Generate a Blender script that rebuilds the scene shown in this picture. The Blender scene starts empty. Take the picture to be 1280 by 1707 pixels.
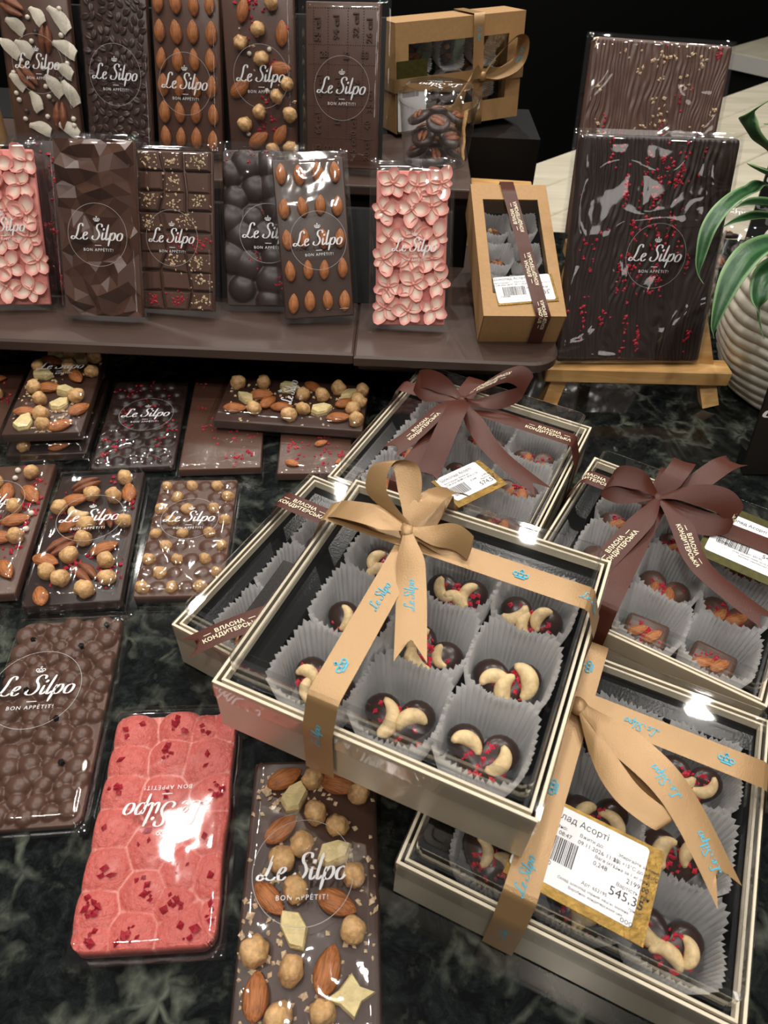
import bpy, bmesh, math, random
from mathutils import Vector, Matrix, noise, geometry
from math import sin, cos, pi, radians, sqrt

# ------------------------------------------------------------------ camera, world, lights, exposure
scene = bpy.context.scene
COL = scene.collection
R = random.Random(7)

PITCH, ROLL = 0.77859376, 0.04143046
cam_data = bpy.data.cameras.new('camera')
cam_data.sensor_fit = 'VERTICAL'
cam_data.sensor_height = 36.0
cam_data.lens = 36.0 * 1181.04 / 1707.0
cam_data.clip_start = 0.01
cam = bpy.data.objects.new('camera', cam_data)
COL.objects.link(cam)
_f = Vector((0, cos(PITCH), -sin(PITCH)))
_r = Vector((1, 0, 0))
_u = Vector((0, sin(PITCH), cos(PITCH)))
_r2 = cos(ROLL) * _r + sin(ROLL) * _u
_u2 = -sin(ROLL) * _r + cos(ROLL) * _u
_m = Matrix((_r2, _u2, -_f)).transposed().to_4x4()
_m.translation = Vector((0, 0, 0.42694))
cam.matrix_world = _m
cam_data.dof.use_dof = True
cam_data.dof.focus_distance = 0.52
cam_data.dof.aperture_fstop = 16.0
scene.camera = cam

world = bpy.data.worlds.new('shop_ambience')
scene.world = world
world.use_nodes = True
_bg = world.node_tree.nodes['Background']
_bg.inputs[0].default_value = (1.0, 0.97, 0.93, 1)
_bg.inputs[1].default_value = 0.07

vs = scene.view_settings
vs.view_transform = 'Standard'
vs.look = 'None'
vs.gamma = 1.0
vs.exposure = 0.0
vs.use_curve_mapping = False
scene.cycles.transparent_max_bounces = 32
scene.cycles.max_bounces = 10


def lamp(name, loc, target, power, size, color=(1.0, 0.945, 0.875), spread=150):
    d = bpy.data.lights.new(name, 'AREA')
    d.shape = 'DISK'
    d.size = size
    d.energy = power
    d.color = color
    d.spread = radians(spread)
    o = bpy.data.objects.new(name, d)
    COL.objects.link(o)
    o.location = loc
    o.rotation_euler = (Vector(target) - Vector(loc)).to_track_quat('-Z', 'Y').to_euler()
    return o


# ceiling track lights of the shop, well above the counter
for lx, ly, lz, pw in ((-0.95, 0.10, 2.0, 6.0), (-0.64, 0.95, 2.1, 7.5), (0.15, 1.15, 2.1, 7.5), (0.75, 0.85, 2.1, 6.0), (0.95, 0.10, 2.0, 4.5),
                       (-0.60, -0.55, 1.9, 6.5), (0.05, -0.70, 1.9, 6.5), (0.60, -0.45, 1.9, 3.5), (-0.10, 0.35, 2.2, 6.5)):
    lamp('ceiling_light', (lx, ly, lz), (lx * 0.15, 0.45, 0), pw * 0.66, 0.09)
for lx, ly, lz, pw in ((-1.00, 2.00, 1.95, 6.0), (-0.20, 2.45, 2.0, 7.0), (0.65, 2.20, 2.05, 6.0)):
    lamp('ceiling_light', (lx, ly, lz), (lx * 0.15, 0.5, 0), pw, 0.08)
for lx, ly in ((1.1, -4.2), (2.5, -3.4)):
    lamp('ceiling_light', (lx, ly, 2.3), (0.1, 0.5, 0.1), 2.6, 0.80)
lamp('ceiling_light', (1.3, 1.5, 2.2), (0.9, 1.7, 0), 9, 0.12)

# ------------------------------------------------------------------ helpers


def tag(o, label=None, cat=None, group=None, kind=None):
    if label: o['label'] = label
    if cat: o['category'] = cat
    if group: o['group'] = group
    if kind: o['kind'] = kind
    return o


def empty(name, mat=None, parent=None):
    o = bpy.data.objects.new(name, None)
    o.empty_display_size = 0.01
    COL.objects.link(o)
    if parent: o.parent = parent
    if mat is not None:
        if parent: o.matrix_local = mat
        else: o.matrix_world = mat
    return o


def mesh_obj(name, me, parent=None, mat=None):
    o = bpy.data.objects.new(name, me)
    COL.objects.link(o)
    if parent:
        o.parent = parent
    if mat is not None:
        if parent: o.matrix_local = mat
        else: o.matrix_world = mat
    return o


def TRS(x=0, y=0, z=0, rz=0, rx=0, ry=0, s=1.0):
    m = Matrix.Translation((x, y, z)) @ Matrix.Rotation(rz, 4, 'Z') @ Matrix.Rotation(rx, 4, 'X') @ Matrix.Rotation(ry, 4, 'Y')
    if not isinstance(s, (tuple, list)): s = (s, s, s)
    return m @ Matrix.Diagonal((*s, 1))


class MB:
    """collects vertices and faces of one mesh"""
    def __init__(self):
        self.v = []; self.f = []; self.c = []

    def add(self, vs_, fs_, m=None, col=None):
        n = len(self.v)
        for p in vs_:
            p = Vector(p)
            self.v.append(m @ p if m is not None else p)
        self.f += [tuple(i + n for i in f) for f in fs_]
        if col is not None: self.c += [col] * len(vs_)

    def box(self, x0, x1, y0, y1, z0, z1, m=None):
        vs_ = [(x, y, z) for z in (z0, z1) for y in (y0, y1) for x in (x0, x1)]
        self.add(vs_, [(0, 2, 3, 1), (4, 5, 7, 6), (0, 1, 5, 4), (2, 6, 7, 3), (0, 4, 6, 2), (1, 3, 7, 5)], m)

    def grid(self, nx, ny, fn, m=None, flip=False):
        n = len(self.v)
        for j in range(ny + 1):
            for i in range(nx + 1):
                p = Vector(fn(i / nx, j / ny))
                self.v.append(m @ p if m is not None else p)
        for j in range(ny):
            for i in range(nx):
                a = n + j * (nx + 1) + i
                q = (a, a + 1, a + nx + 2, a + nx + 1)
                self.f.append(q[::-1] if flip else q)

    def lathe(self, prof, seg=32, m=None, close=False):
        n = len(self.v); k = len(prof)
        for i in range(seg):
            a = 2 * pi * i / seg
            for r, z in prof:
                p = Vector((r * cos(a), r * sin(a), z))
                self.v.append(m @ p if m is not None else p)
        for i in range(seg):
            j = (i + 1) % seg
            for t in range(k - 1):
                self.f.append((n + i * k + t, n + j * k + t, n + j * k + t + 1, n + i * k + t + 1))

    def rings(self, rings, cap0=True, cap1=True):
        n = len(self.v); k = len(rings[0])
        for r in rings:
            self.v += [Vector(p) for p in r]
        for i in range(len(rings) - 1):
            for t in range(k):
                u = (t + 1) % k
                self.f.append((n + i * k + t, n + i * k + u, n + (i + 1) * k + u, n + (i + 1) * k + t))
        if cap0: self.f.append(tuple(n + t for t in range(k))[::-1])
        if cap1: self.f.append(tuple(n + (len(rings) - 1) * k + t for t in range(k)))

    def prism(self, poly, z0, z1, m=None):
        k = len(poly)
        self.add([(x, y, z0) for x, y in poly] + [(x, y, z1) for x, y in poly],
                 [tuple(range(k))[::-1], tuple(range(k, 2 * k))] + [(i, (i + 1) % k, k + (i + 1) % k, k + i) for i in range(k)], m)

    def mesh(self, name, mat, smooth=False):
        me = bpy.data.meshes.new(name)
        me.from_pydata([tuple(p) for p in self.v], [], self.f)
        if mat: me.materials.append(mat)
        if smooth:
            me.polygons.foreach_set('use_smooth', [True] * len(me.polygons))
        if self.c:
            a = me.attributes.new('tint', 'FLOAT', 'POINT')
            a.data.foreach_set('value', self.c)
        me.update()
        return me

    def build(self, name, mat, parent=None, m=None, smooth=False):
        return mesh_obj(name, self.mesh(name, mat, smooth), parent, m)


def bevel_box(sx, sy, sz, r, seg=2, z0=0.0):
    """vertices, faces of a box with rounded edges, base at z0, centred in x and y"""
    bm = bmesh.new()
    bmesh.ops.create_cube(bm, size=1)
    bmesh.ops.scale(bm, vec=(sx, sy, sz), verts=bm.verts)
    bmesh.ops.translate(bm, vec=(0, 0, sz / 2 + z0), verts=bm.verts)
    bmesh.ops.bevel(bm, geom=bm.edges[:] + bm.verts[:], offset=r, segments=seg, affect='EDGES', profile=0.5)
    bm.verts.index_update()
    out = ([v.co.copy() for v in bm.verts], [tuple(v.index for v in f.verts) for f in bm.faces])
    bm.free()
    return out


def rrect(w, h, r, n=4):
    pts = []
    for cx, cy, a0 in ((w / 2 - r, h / 2 - r, 0), (-w / 2 + r, h / 2 - r, 90), (-w / 2 + r, -h / 2 + r, 180), (w / 2 - r, -h / 2 + r, 270)):
        for i in range(n + 1):
            a = radians(a0 + 90 * i / n)
            pts.append((cx + r * cos(a), cy + r * sin(a)))
    return pts


def catmull(pts, n):
    out = []
    P = [pts[0]] + list(pts) + [pts[-1]]
    for i in range(1, len(P) - 2):
        p0, p1, p2, p3 = P[i - 1], P[i], P[i + 1], P[i + 2]
        for k in range(n):
            t = k / n
            out.append(0.5 * ((2 * p1) + (p2 - p0) * t + (2 * p0 - 5 * p1 + 4 * p2 - p3) * t * t + (3 * p1 - p0 - 3 * p2 + p3) * t ** 3))
    out.append(pts[-1])
    return out


def sm(a, b, x):
    t = max(0.0, min(1.0, (x - a) / (b - a)))
    return t * t * (3 - 2 * t)


# ------------------------------------------------------------------ materials
def srgb(r, g, b):
    f = lambda c: (c / 255 / 12.92) if c / 255 <= 0.04045 else ((c / 255 + 0.055) / 1.055) ** 2.4
    return (f(r), f(g), f(b), 1)


def new_mat(name):
    m = bpy.data.materials.new(name)
    m.use_nodes = True
    nt = m.node_tree
    nt.nodes.clear()
    out = nt.nodes.new('ShaderNodeOutputMaterial')
    return m, nt, out


def N(nt, kind, **kw):
    n = nt.nodes.new(kind)
    for k, v in kw.items():
        if k.startswith('i_'):
            n.inputs[int(k[2:])].default_value = v
        else:
            setattr(n, k, v)
    return n


def setin(n, name, v):
    n.inputs[name].default_value = v


def basic(name, col, rough=0.5, metal=0.0, spec=0.5, var=0.0, vscale=60, bump=0.0, bscale=300, stretch=None, sheen=0.0, attr=None, attrcol=None, coat=0.0, aniso=0.0):
    m, nt, out = new_mat(name)
    p = N(nt, 'ShaderNodeBsdfPrincipled')
    setin(p, 'Base Color', col); setin(p, 'Roughness', rough); setin(p, 'Metallic', metal)
    setin(p, 'Specular IOR Level', spec)
    if sheen: setin(p, 'Sheen Weight', sheen)
    if coat:
        setin(p, 'Coat Weight', coat); setin(p, 'Coat Roughness', 0.1)
    tc = N(nt, 'ShaderNodeTexCoord')
    mp = N(nt, 'ShaderNodeMapping')
    if stretch: mp.inputs['Scale'].default_value = stretch
    nt.links.new(tc.outputs['Object'], mp.inputs['Vector'])
    base = None
    if var:
        nz = N(nt, 'ShaderNodeTexNoise'); setin(nz, 'Scale', vscale); setin(nz, 'Detail', 4.0)
        nt.links.new(mp.outputs[0], nz.inputs['Vector'])
        mx = N(nt, 'ShaderNodeMix', data_type='RGBA')
        lo = tuple(c * (1 - var) for c in col[:3]) + (1,)
        hi = tuple(min(1, c * (1 + var)) for c in col[:3]) + (1,)
        mx.inputs[6].default_value = lo; mx.inputs[7].default_value = hi
        mr = N(nt, 'ShaderNodeMapRange'); setin(mr, 'From Min', 0.3); setin(mr, 'From Max', 0.7)
        nt.links.new(nz.outputs['Fac'], mr.inputs['Value'])
        nt.links.new(mr.outputs[0], mx.inputs[0])
        base = mx.outputs[2]
    if attr:
        at = N(nt, 'ShaderNodeAttribute', attribute_name=attr)
        mx2 = N(nt, 'ShaderNodeMix', data_type='RGBA')
        mx2.inputs[6].default_value = col; mx2.inputs[7].default_value = attrcol
        if base: nt.links.new(base, mx2.inputs[6])
        nt.links.new(at.outputs['Fac'], mx2.inputs[0])
        base = mx2.outputs[2]
    if base: nt.links.new(base, p.inputs['Base Color'])
    if bump:
        nb = N(nt, 'ShaderNodeTexNoise'); setin(nb, 'Scale', bscale); setin(nb, 'Detail', 3.0)
        nt.links.new(mp.outputs[0], nb.inputs['Vector'])
        b = N(nt, 'ShaderNodeBump'); setin(b, 'Strength', bump); setin(b, 'Distance', 0.001)
        nt.links.new(nb.outputs['Fac'], b.inputs['Height'])
        nt.links.new(b.outputs[0], p.inputs['Normal'])
    nt.links.new(p.outputs[0], out.inputs[0])
    return m


def film_mat(name, tint=(1, 1, 1, 1), rough=0.05, gain=0.9, base=0.085, bump=0.16, bscale=45):
    m, nt, out = new_mat(name)
    tr = N(nt, 'ShaderNodeBsdfTransparent'); tr.inputs[0].default_value = tint
    gl = N(nt, 'ShaderNodeBsdfGlossy'); setin(gl, 'Roughness', rough); gl.inputs[0].default_value = (1, 1, 1, 1)
    ge = N(nt, 'ShaderNodeNewGeometry')
    dt = N(nt, 'ShaderNodeVectorMath', operation='DOT_PRODUCT')
    nt.links.new(ge.outputs['Normal'], dt.inputs[0]); nt.links.new(ge.outputs['Incoming'], dt.inputs[1])
    ab = N(nt, 'ShaderNodeMath', operation='ABSOLUTE'); nt.links.new(dt.outputs['Value'], ab.inputs[0])
    iv = N(nt, 'ShaderNodeMath', operation='SUBTRACT', use_clamp=True); iv.inputs[0].default_value = 1.0; nt.links.new(ab.outputs[0], iv.inputs[1])
    pw = N(nt, 'ShaderNodeMath', operation='POWER'); pw.inputs[1].default_value = 4.0; nt.links.new(iv.outputs[0], pw.inputs[0])
    ma = N(nt, 'ShaderNodeMath', operation='MULTIPLY_ADD', use_clamp=True)
    ma.inputs[1].default_value = gain; ma.inputs[2].default_value = base
    nt.links.new(pw.outputs[0], ma.inputs[0])
    mn = N(nt, 'ShaderNodeMath', operation='MINIMUM'); mn.inputs[1].default_value = 0.7
    nt.links.new(ma.outputs[0], mn.inputs[0])
    mix = N(nt, 'ShaderNodeMixShader')
    nt.links.new(mn.outputs[0], mix.inputs[0])
    nt.links.new(tr.outputs[0], mix.inputs[1]); nt.links.new(gl.outputs[0], mix.inputs[2])
    if bump:
        tc = N(nt, 'ShaderNodeTexCoord')
        nb = N(nt, 'ShaderNodeTexNoise'); setin(nb, 'Scale', bscale); setin(nb, 'Detail', 0.0); setin(nb, 'Distortion', 0.8)
        nt.links.new(tc.outputs['Object'], nb.inputs['Vector'])
        b = N(nt, 'ShaderNodeBump'); setin(b, 'Strength', bump); setin(b, 'Distance', 0.002)
        nt.links.new(nb.outputs['Fac'], b.inputs['Height'])
        nt.links.new(b.outputs[0], gl.inputs['Normal'])
    nt.links.new(mix.outputs[0], out.inputs[0])
    return m


def paper_mat():
    m, nt, out = new_mat('parchment_paper')
    d = N(nt, 'ShaderNodeBsdfDiffuse'); d.inputs[0].default_value = srgb(205, 206, 208)
    t = N(nt, 'ShaderNodeBsdfTranslucent'); t.inputs[0].default_value = srgb(235, 235, 235)
    mx = N(nt, 'ShaderNodeMixShader'); mx.inputs[0].default_value = 0.45
    tc = N(nt, 'ShaderNodeTexCoord')
    nz = N(nt, 'ShaderNodeTexNoise'); setin(nz, 'Scale', 900.0)
    nt.links.new(tc.outputs['Object'], nz.inputs['Vector'])
    c = N(nt, 'ShaderNodeMix', data_type='RGBA')
    c.inputs[6].default_value = srgb(232, 233, 234); c.inputs[7].default_value = srgb(248, 248, 248)
    nt.links.new(nz.outputs['Fac'], c.inputs[0]); nt.links.new(c.outputs[2], d.inputs[0])
    tp = N(nt, 'ShaderNodeBsdfTransparent')
    mx2 = N(nt, 'ShaderNodeMixShader'); mx2.inputs[0].default_value = 0.05
    nt.links.new(d.outputs[0], mx.inputs[1]); nt.links.new(t.outputs[0], mx.inputs[2])
    nt.links.new(mx.outputs[0], mx2.inputs[1]); nt.links.new(tp.outputs[0], mx2.inputs[2])
    nt.links.new(mx2.outputs[0], out.inputs[0])
    return m


def granite_mat():
    m, nt, out = new_mat('black_green_granite')
    p = N(nt, 'ShaderNodeBsdfPrincipled'); setin(p, 'Roughness', 0.07); setin(p, 'Specular IOR Level', 0.5)
    tc = N(nt, 'ShaderNodeTexCoord')
    w = N(nt, 'ShaderNodeTexNoise'); setin(w, 'Scale', 26.0); setin(w, 'Detail', 3.0)
    nt.links.new(tc.outputs['Object'], w.inputs['Vector'])
    vm = N(nt, 'ShaderNodeVectorMath', operation='MULTIPLY_ADD')
    vm.inputs[1].default_value = (0.05, 0.05, 0.05)
    nt.links.new(w.outputs['Color'], vm.inputs[0]); nt.links.new(tc.outputs['Object'], vm.inputs[2])
    v = N(nt, 'ShaderNodeTexVoronoi', feature='DISTANCE_TO_EDGE'); setin(v, 'Scale', 42.0)
    nt.links.new(vm.outputs[0], v.inputs['Vector'])
    vr = N(nt, 'ShaderNodeMapRange'); setin(vr, 'From Min', 0.0); setin(vr, 'From Max', 0.16); setin(vr, 'To Min', 1.0); setin(vr, 'To Max', 0.0)
    nt.links.new(v.outputs['Distance'], vr.inputs['Value'])
    n2 = N(nt, 'ShaderNodeTexNoise'); setin(n2, 'Scale', 22.0); setin(n2, 'Detail', 5.0); setin(n2, 'Roughness', 0.65)
    nt.links.new(tc.outputs['Object'], n2.inputs['Vector'])
    mr = N(nt, 'ShaderNodeMapRange'); setin(mr, 'From Min', 0.48); setin(mr, 'From Max', 0.68)
    nt.links.new(n2.outputs['Fac'], mr.inputs['Value'])
    mul = N(nt, 'ShaderNodeMath', operation='MULTIPLY')
    nt.links.new(vr.outputs[0], mul.inputs[0]); nt.links.new(mr.outputs[0], mul.inputs[1])
    n3 = N(nt, 'ShaderNodeTexNoise'); setin(n3, 'Scale', 75.0); setin(n3, 'Detail', 9.0); setin(n3, 'Roughness', 0.78)
    nt.links.new(vm.outputs[0], n3.inputs['Vector'])
    cr = N(nt, 'ShaderNodeValToRGB')
    e = cr.color_ramp.elements
    e[0].position = 0.42; e[0].color = srgb(10, 12, 12)
    e[1].position = 0.72; e[1].color = srgb(46, 51, 48)
    x = cr.color_ramp.elements.new(0.55); x.color = srgb(26, 30, 30)
    nt.links.new(n3.outputs['Fac'], cr.inputs[0])
    mx = N(nt, 'ShaderNodeMix', data_type='RGBA')
    mx.inputs[7].default_value = srgb(98, 103, 92)
    nt.links.new(mul.outputs[0], mx.inputs[0]); nt.links.new(cr.outputs[0], mx.inputs[6])
    nt.links.new(mx.outputs[2], p.inputs['Base Color'])
    nt.links.new(p.outputs[0], out.inputs[0])
    return m


def wood_mat(name, c1, c2, scale=60, rough=0.45, stretch=(0.15, 1, 1)):
    m, nt, out = new_mat(name)
    p = N(nt, 'ShaderNodeBsdfPrincipled'); setin(p, 'Roughness', rough)
    tc = N(nt, 'ShaderNodeTexCoord'); mp = N(nt, 'ShaderNodeMapping'); mp.inputs['Scale'].default_value = stretch
    nz = N(nt, 'ShaderNodeTexNoise'); setin(nz, 'Scale', scale); setin(nz, 'Detail', 5.0); setin(nz, 'Distortion', 1.5)
    cr = N(nt, 'ShaderNodeValToRGB'); cr.color_ramp.elements[0].color = c1; cr.color_ramp.elements[1].color = c2
    cr.color_ramp.elements[0].position = 0.35; cr.color_ramp.elements[1].position = 0.62
    nt.links.new(tc.outputs['Object'], mp.inputs['Vector']); nt.links.new(mp.outputs[0], nz.inputs['Vector'])
    nt.links.new(nz.outputs['Fac'], cr.inputs[0]); nt.links.new(cr.outputs[0], p.inputs['Base Color'])
    nt.links.new(p.outputs[0], out.inputs[0])
    return m


M = dict(
    granite=granite_mat(),
    film=film_mat('clear_wrapper_film'),
    lid=film_mat('clear_lid_plastic', rough=0.03, gain=0.9, base=0.06, bump=0.12, bscale=25),
    lidedge=film_mat('folded_lid_edge', rough=0.12, gain=0.6, base=0.30, bump=0),
    dark=basic('dark_chocolate', srgb(52, 38, 34), 0.36, var=0.12, bump=0.05, bscale=500),
    milk=basic('milk_chocolate', srgb(92, 64, 52), 0.36, var=0.10, bump=0.05, bscale=500),
    mid=basic('semi_dark_chocolate', srgb(72, 51, 43), 0.36, var=0.10, bump=0.05, bscale=500),
    shard=basic('moulded_milk_chocolate', srgb(86, 58, 46), 0.3, var=0.08),
    ganache=basic('glossy_dark_chocolate', srgb(52, 34, 29), 0.28, var=0.12),
    pink=basic('ruby_pink_chocolate', srgb(208, 102, 94), 0.42, var=0.08, vscale=300, bump=0.7, bscale=900, attr='tint', attrcol=srgb(240, 180, 170)),
    petal=basic('pink_white_petal_chocolate', srgb(238, 165, 155), 0.4, attr='tint', attrcol=srgb(246, 228, 210)),
    pinkslab=basic('pale_pink_chocolate', srgb(222, 140, 130), 0.45),
    almond=basic('almond_skin', srgb(176, 108, 58), 0.5, var=0.45, vscale=900, bump=0.9, bscale=900, stretch=(0.10, 1, 1)),
    hazel=basic('roasted_hazelnut', srgb(206, 164, 112), 0.5, var=0.30, vscale=320, bump=0.6, bscale=420),
    pecan=basic('pecan_brown', srgb(136, 80, 50), 0.45, var=0.3, vscale=400, bump=0.5, bscale=700, stretch=(0.3, 1, 1)),
    cashew=basic('cashew_cream', srgb(224, 196, 146), 0.5, var=0.22, vscale=260, bump=0.2, bscale=500),
    coconut=basic('coconut_white', srgb(222, 214, 196), 0.55, var=0.08, vscale=400, bump=0.3, bscale=700),
    apple=basic('dried_apple_cream', srgb(238, 218, 160), 0.6, var=0.12, vscale=200, bump=0.7, bscale=700),
    pearl=basic('white_sugar_pearl', srgb(238, 230, 214), 0.3),
    rasp=basic('freeze_dried_raspberry', srgb(196, 36, 62), 0.6, var=0.35, vscale=900),
    raspd=basic('deep_red_raspberry', srgb(158, 18, 40), 0.5, var=0.3, vscale=900),
    crumb=basic('nut_crumb_cream', srgb(222, 196, 160), 0.6, var=0.2, vscale=700),
    paper=paper_mat(),
    tray=basic('champagne_pearl_card', srgb(200, 188, 166), 0.30, metal=0.35, spec=0.6, var=0.03, vscale=40),
    rim=basic('cream_card_edge', srgb(238, 226, 200), 0.5),
    insert=basic('black_glossy_plastic', srgb(12, 13, 14), 0.22, spec=0.25, bump=0.08, bscale=700),
    gold=basic('gold_satin_ribbon', srgb(172, 137, 94), 0.34, metal=0.3, spec=0.6, bump=0.18, bscale=2500, stretch=(1, 0.25, 1)),
    brown=basic('brown_satin_ribbon', srgb(80, 41, 31), 0.38, spec=0.3, bump=0.18, bscale=2500, stretch=(1, 0.25, 1)),
    white=basic('white_print', srgb(228, 228, 230), 0.5),
    line=basic('thin_grey_print', srgb(172, 168, 166), 0.5),
    cream=basic('cream_print', srgb(240, 226, 196), 0.5),
    cyan=basic('cyan_print', srgb(70, 185, 215), 0.5),
    ink=basic('black_ink', srgb(38, 36, 44), 0.6),
    label=basic('white_label_paper', srgb(240, 240, 242), 0.45),
    goldcard=basic('gold_foil_card', srgb(124, 98, 48), 0.34, metal=0.85, var=0.3, vscale=160, bump=0.3, bscale=500),
    olivecard=basic('olive_gold_card', srgb(78, 74, 34), 0.35, metal=0.5, var=0.25, vscale=200),
    foil=basic('black_speckled_foil', srgb(22, 19, 14), 0.3, metal=0.4, var=0.9, vscale=900),
    kraft=basic('kraft_cardboard', srgb(176, 137, 90), 0.7, var=0.06, vscale=300, bump=0.1, bscale=900),
    shelf=basic('brown_wrapped_board', srgb(74, 58, 51), 0.42, var=0.06, vscale=12, bump=0.12, bscale=18, stretch=(0.5, 1, 1)),
    black=basic('matt_black_board', srgb(16, 15, 15), 0.5, spec=0.3),
    blackcard=basic('black_sign_card', srgb(20, 20, 21), 0.5, spec=0.4),
    wood=wood_mat('pine_wood', srgb(196, 146, 84), srgb(228, 184, 122)),
    plank=wood_mat('pale_limed_plank', srgb(196, 188, 166), srgb(212, 205, 184), 25),
    palewhite=basic('white_lacquer', srgb(214, 212, 204), 0.4),
    pot=basic('white_ribbed_ceramic', srgb(226, 220, 204), 0.42, var=0.06, vscale=40),
    soil=basic('dark_soil', srgb(46, 34, 26), 0.9, var=0.4, vscale=200, bump=1.0, bscale=300),
    leaf=basic('green_strap_leaf', srgb(44, 86, 50), 0.38, var=0.25, vscale=90, stretch=(1, 1, 1), bump=0.2, bscale=300, attr='tint', attrcol=srgb(150, 190, 130)),
)

# ------------------------------------------------------------------ lettering


def text_verts(body, size=0.01, spacing=1.0, align='CENTER', bold=0.0):
    cu = bpy.data.curves.new('lettering_source', 'FONT')
    cu.body = body; cu.size = size; cu.align_x = align; cu.align_y = 'CENTER'
    cu.space_character = spacing; cu.resolution_u = 2; cu.offset = bold
    ob = bpy.data.objects.new('lettering_source', cu)
    COL.objects.link(ob)
    dg = bpy.context.evaluated_depsgraph_get()
    me = bpy.data.meshes.new_from_object(ob.evaluated_get(dg))
    vs_ = [v.co.copy() for v in me.vertices]
    fs_ = [tuple(p.vertices) for p in me.polygons]
    bpy.data.objects.remove(ob); bpy.data.curves.remove(cu); bpy.data.meshes.remove(me)
    return vs_, fs_


def script_strokes():
    """hand drawn brush lettering 'Le Silpo', baseline at 0, x height 0.45"""
    S = [
        [(.56, .80), (.50, .95), (.38, .98), (.28, .84), (.27, .52), (.20, .16), (.05, .01), (-.08, .06), (-.04, .19), (.14, .15), (.34, .02), (.50, .02), (.60, .12)],
        [(.66, .20), (.82, .26), (.90, .37), (.84, .46), (.72, .40), (.68, .20), (.74, .03), (.88, .01), (1.0, .12)],
        [(1.70, .78), (1.66, .94), (1.50, .99), (1.36, .88), (1.38, .68), (1.52, .50), (1.60, .28), (1.50, .05), (1.30, .0), (1.16, .10), (1.20, .26)],
        [(1.80, .46), (1.80, .12), (1.86, .01), (1.95, .06), (2.0, .14)],
        [(2.10, .97), (2.07, .5), (2.06, .12), (2.12, .01), (2.20, .06), (2.26, .14)],
        [(2.34, .46), (2.33, .1), (2.31, -.38)],
        [(2.36, .26), (2.46, .44), (2.60, .44), (2.66, .24), (2.58, .04), (2.44, .0), (2.36, .08)],
        [(3.0, .45), (2.86, .38), (2.80, .2), (2.86, .02), (3.02, .0), (3.12, .14), (3.12, .36), (3.0, .45), (2.95, .44)],
    ]
    V = []; F = []
    def seg(pts, tw=.035, th=.125):
        c = catmull([Vector((x, y, 0)) for x, y in pts], 5)
        n0 = len(V); k = len(c)
        for i, p in enumerate(c):
            d = (c[min(i + 1, k - 1)] - c[max(i - 1, 0)])
            d = d.normalized() if d.length > 1e-9 else Vector((0, 1, 0))
            w = tw + (th - tw) * abs(d.y) ** 1.5
            w *= 0.55 + 0.45 * sm(0, 2.5, min(i, k - 1 - i))
            nrm = Vector((-d.y, d.x, 0)) * (w / 2)
            V.extend([p + nrm, p - nrm])
            if i: F.append((n0 + 2 * i - 2, n0 + 2 * i - 1, n0 + 2 * i + 1, n0 + 2 * i))
    for s in S: seg(s)
    def disc(x, y, r, n=10):
        n0 = len(V)
        V.extend([Vector((x + r * cos(2 * pi * i / n), y + r * sin(2 * pi * i / n), 0)) for i in range(n)])
        F.append(tuple(range(n0, n0 + n)))
    disc(1.84, .66, .075)
    V2 = [Vector((p.x + (.13 if p.x > 1.08 else 0) + .24 * p.y - 1.68, p.y - .3, 0)) for p in V]
    return V2, F


def annulus(V, F, x, y, r, w, n=24):
    n0 = len(V)
    for i in range(n):
        a = 2 * pi * i / n
        V.append(Vector((x + (r - w / 2) * cos(a), y + (r - w / 2) * sin(a), 0)))
        V.append(Vector((x + (r + w / 2) * cos(a), y + (r + w / 2) * sin(a), 0)))
    for i in range(n):
        j = (i + 1) % n
        F.append((n0 + 2 * i, n0 + 2 * i + 1, n0 + 2 * j + 1, n0 + 2 * j))


def crown():
    V, F = [], []
    for x in (-.13, 0, .13): annulus(V, F, x, 0, .06, .035, 12)
    def q(x0, x1, y0, y1):
        n = len(V); V.extend([Vector((x0, y0, 0)), Vector((x1, y0, 0)), Vector((x1, y1, 0)), Vector((x0, y1, 0))]); F.append((n, n + 1, n + 2, n + 3))
    q(-.13, .13, -.13, -.085); q(-.018, .018, .08, .19); q(-.05, .05, .12, .155)
    return V, F


SCRIPT = script_strokes()
CROWN = crown()


def logo_mesh():
    """crown, script, dash and small capitals: shared flat print, about 46 mm wide"""
    mb = MB(); s = .0139
    mb.add(SCRIPT[0], SCRIPT[1], TRS(0, 0, 0, s=s))
    mb.add(CROWN[0], CROWN[1], TRS(0, .0135, 0, s=s * 1.05))
    mb.box(-.003, .003, -.0092, -.0087, 0, .00005)
    t = text_verts('BON APPÉTIT!', .0036, 1.25, bold=.0)
    mb.add(t[0], t[1], TRS(0, -.0130, 0))
    return mb.mesh('printed_logo', M['white'])


def ring_mesh():
    V, F = [], []
    annulus(V, F, 0, 0, .0272, .0003, 64)
    mb = MB(); mb.add(V, F)
    return mb.mesh('printed_ring', M['line'])


LOGO = logo_mesh()
RING = ring_mesh()

# ------------------------------------------------------------------ nuts and other toppings (shared meshes)


def almond_mesh(seed):
    r = random.Random(seed); mb = MB(); rings = []
    L, Wd, T = .0232, .0128 * r.uniform(.93, 1.06), .0082
    for i in range(15):
        s = i / 14
        x = (s - .5) * L
        rad = (sin(pi * s) ** .62) * (1.0 - .30 * (s - .35))
        rad = max(rad, .03)
        ring = []
        for j in range(16):
            a = 2 * pi * j / 16
            g = 1 + .035 * sin(8 * a + seed) * sin(pi * s)
            ring.append((x, rad * Wd / 2 * cos(a) * g, rad * T / 2 * sin(a) * g))
        rings.append(ring)
    mb.rings(rings)
    return mb.mesh('almond', M['almond'], True)


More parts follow.
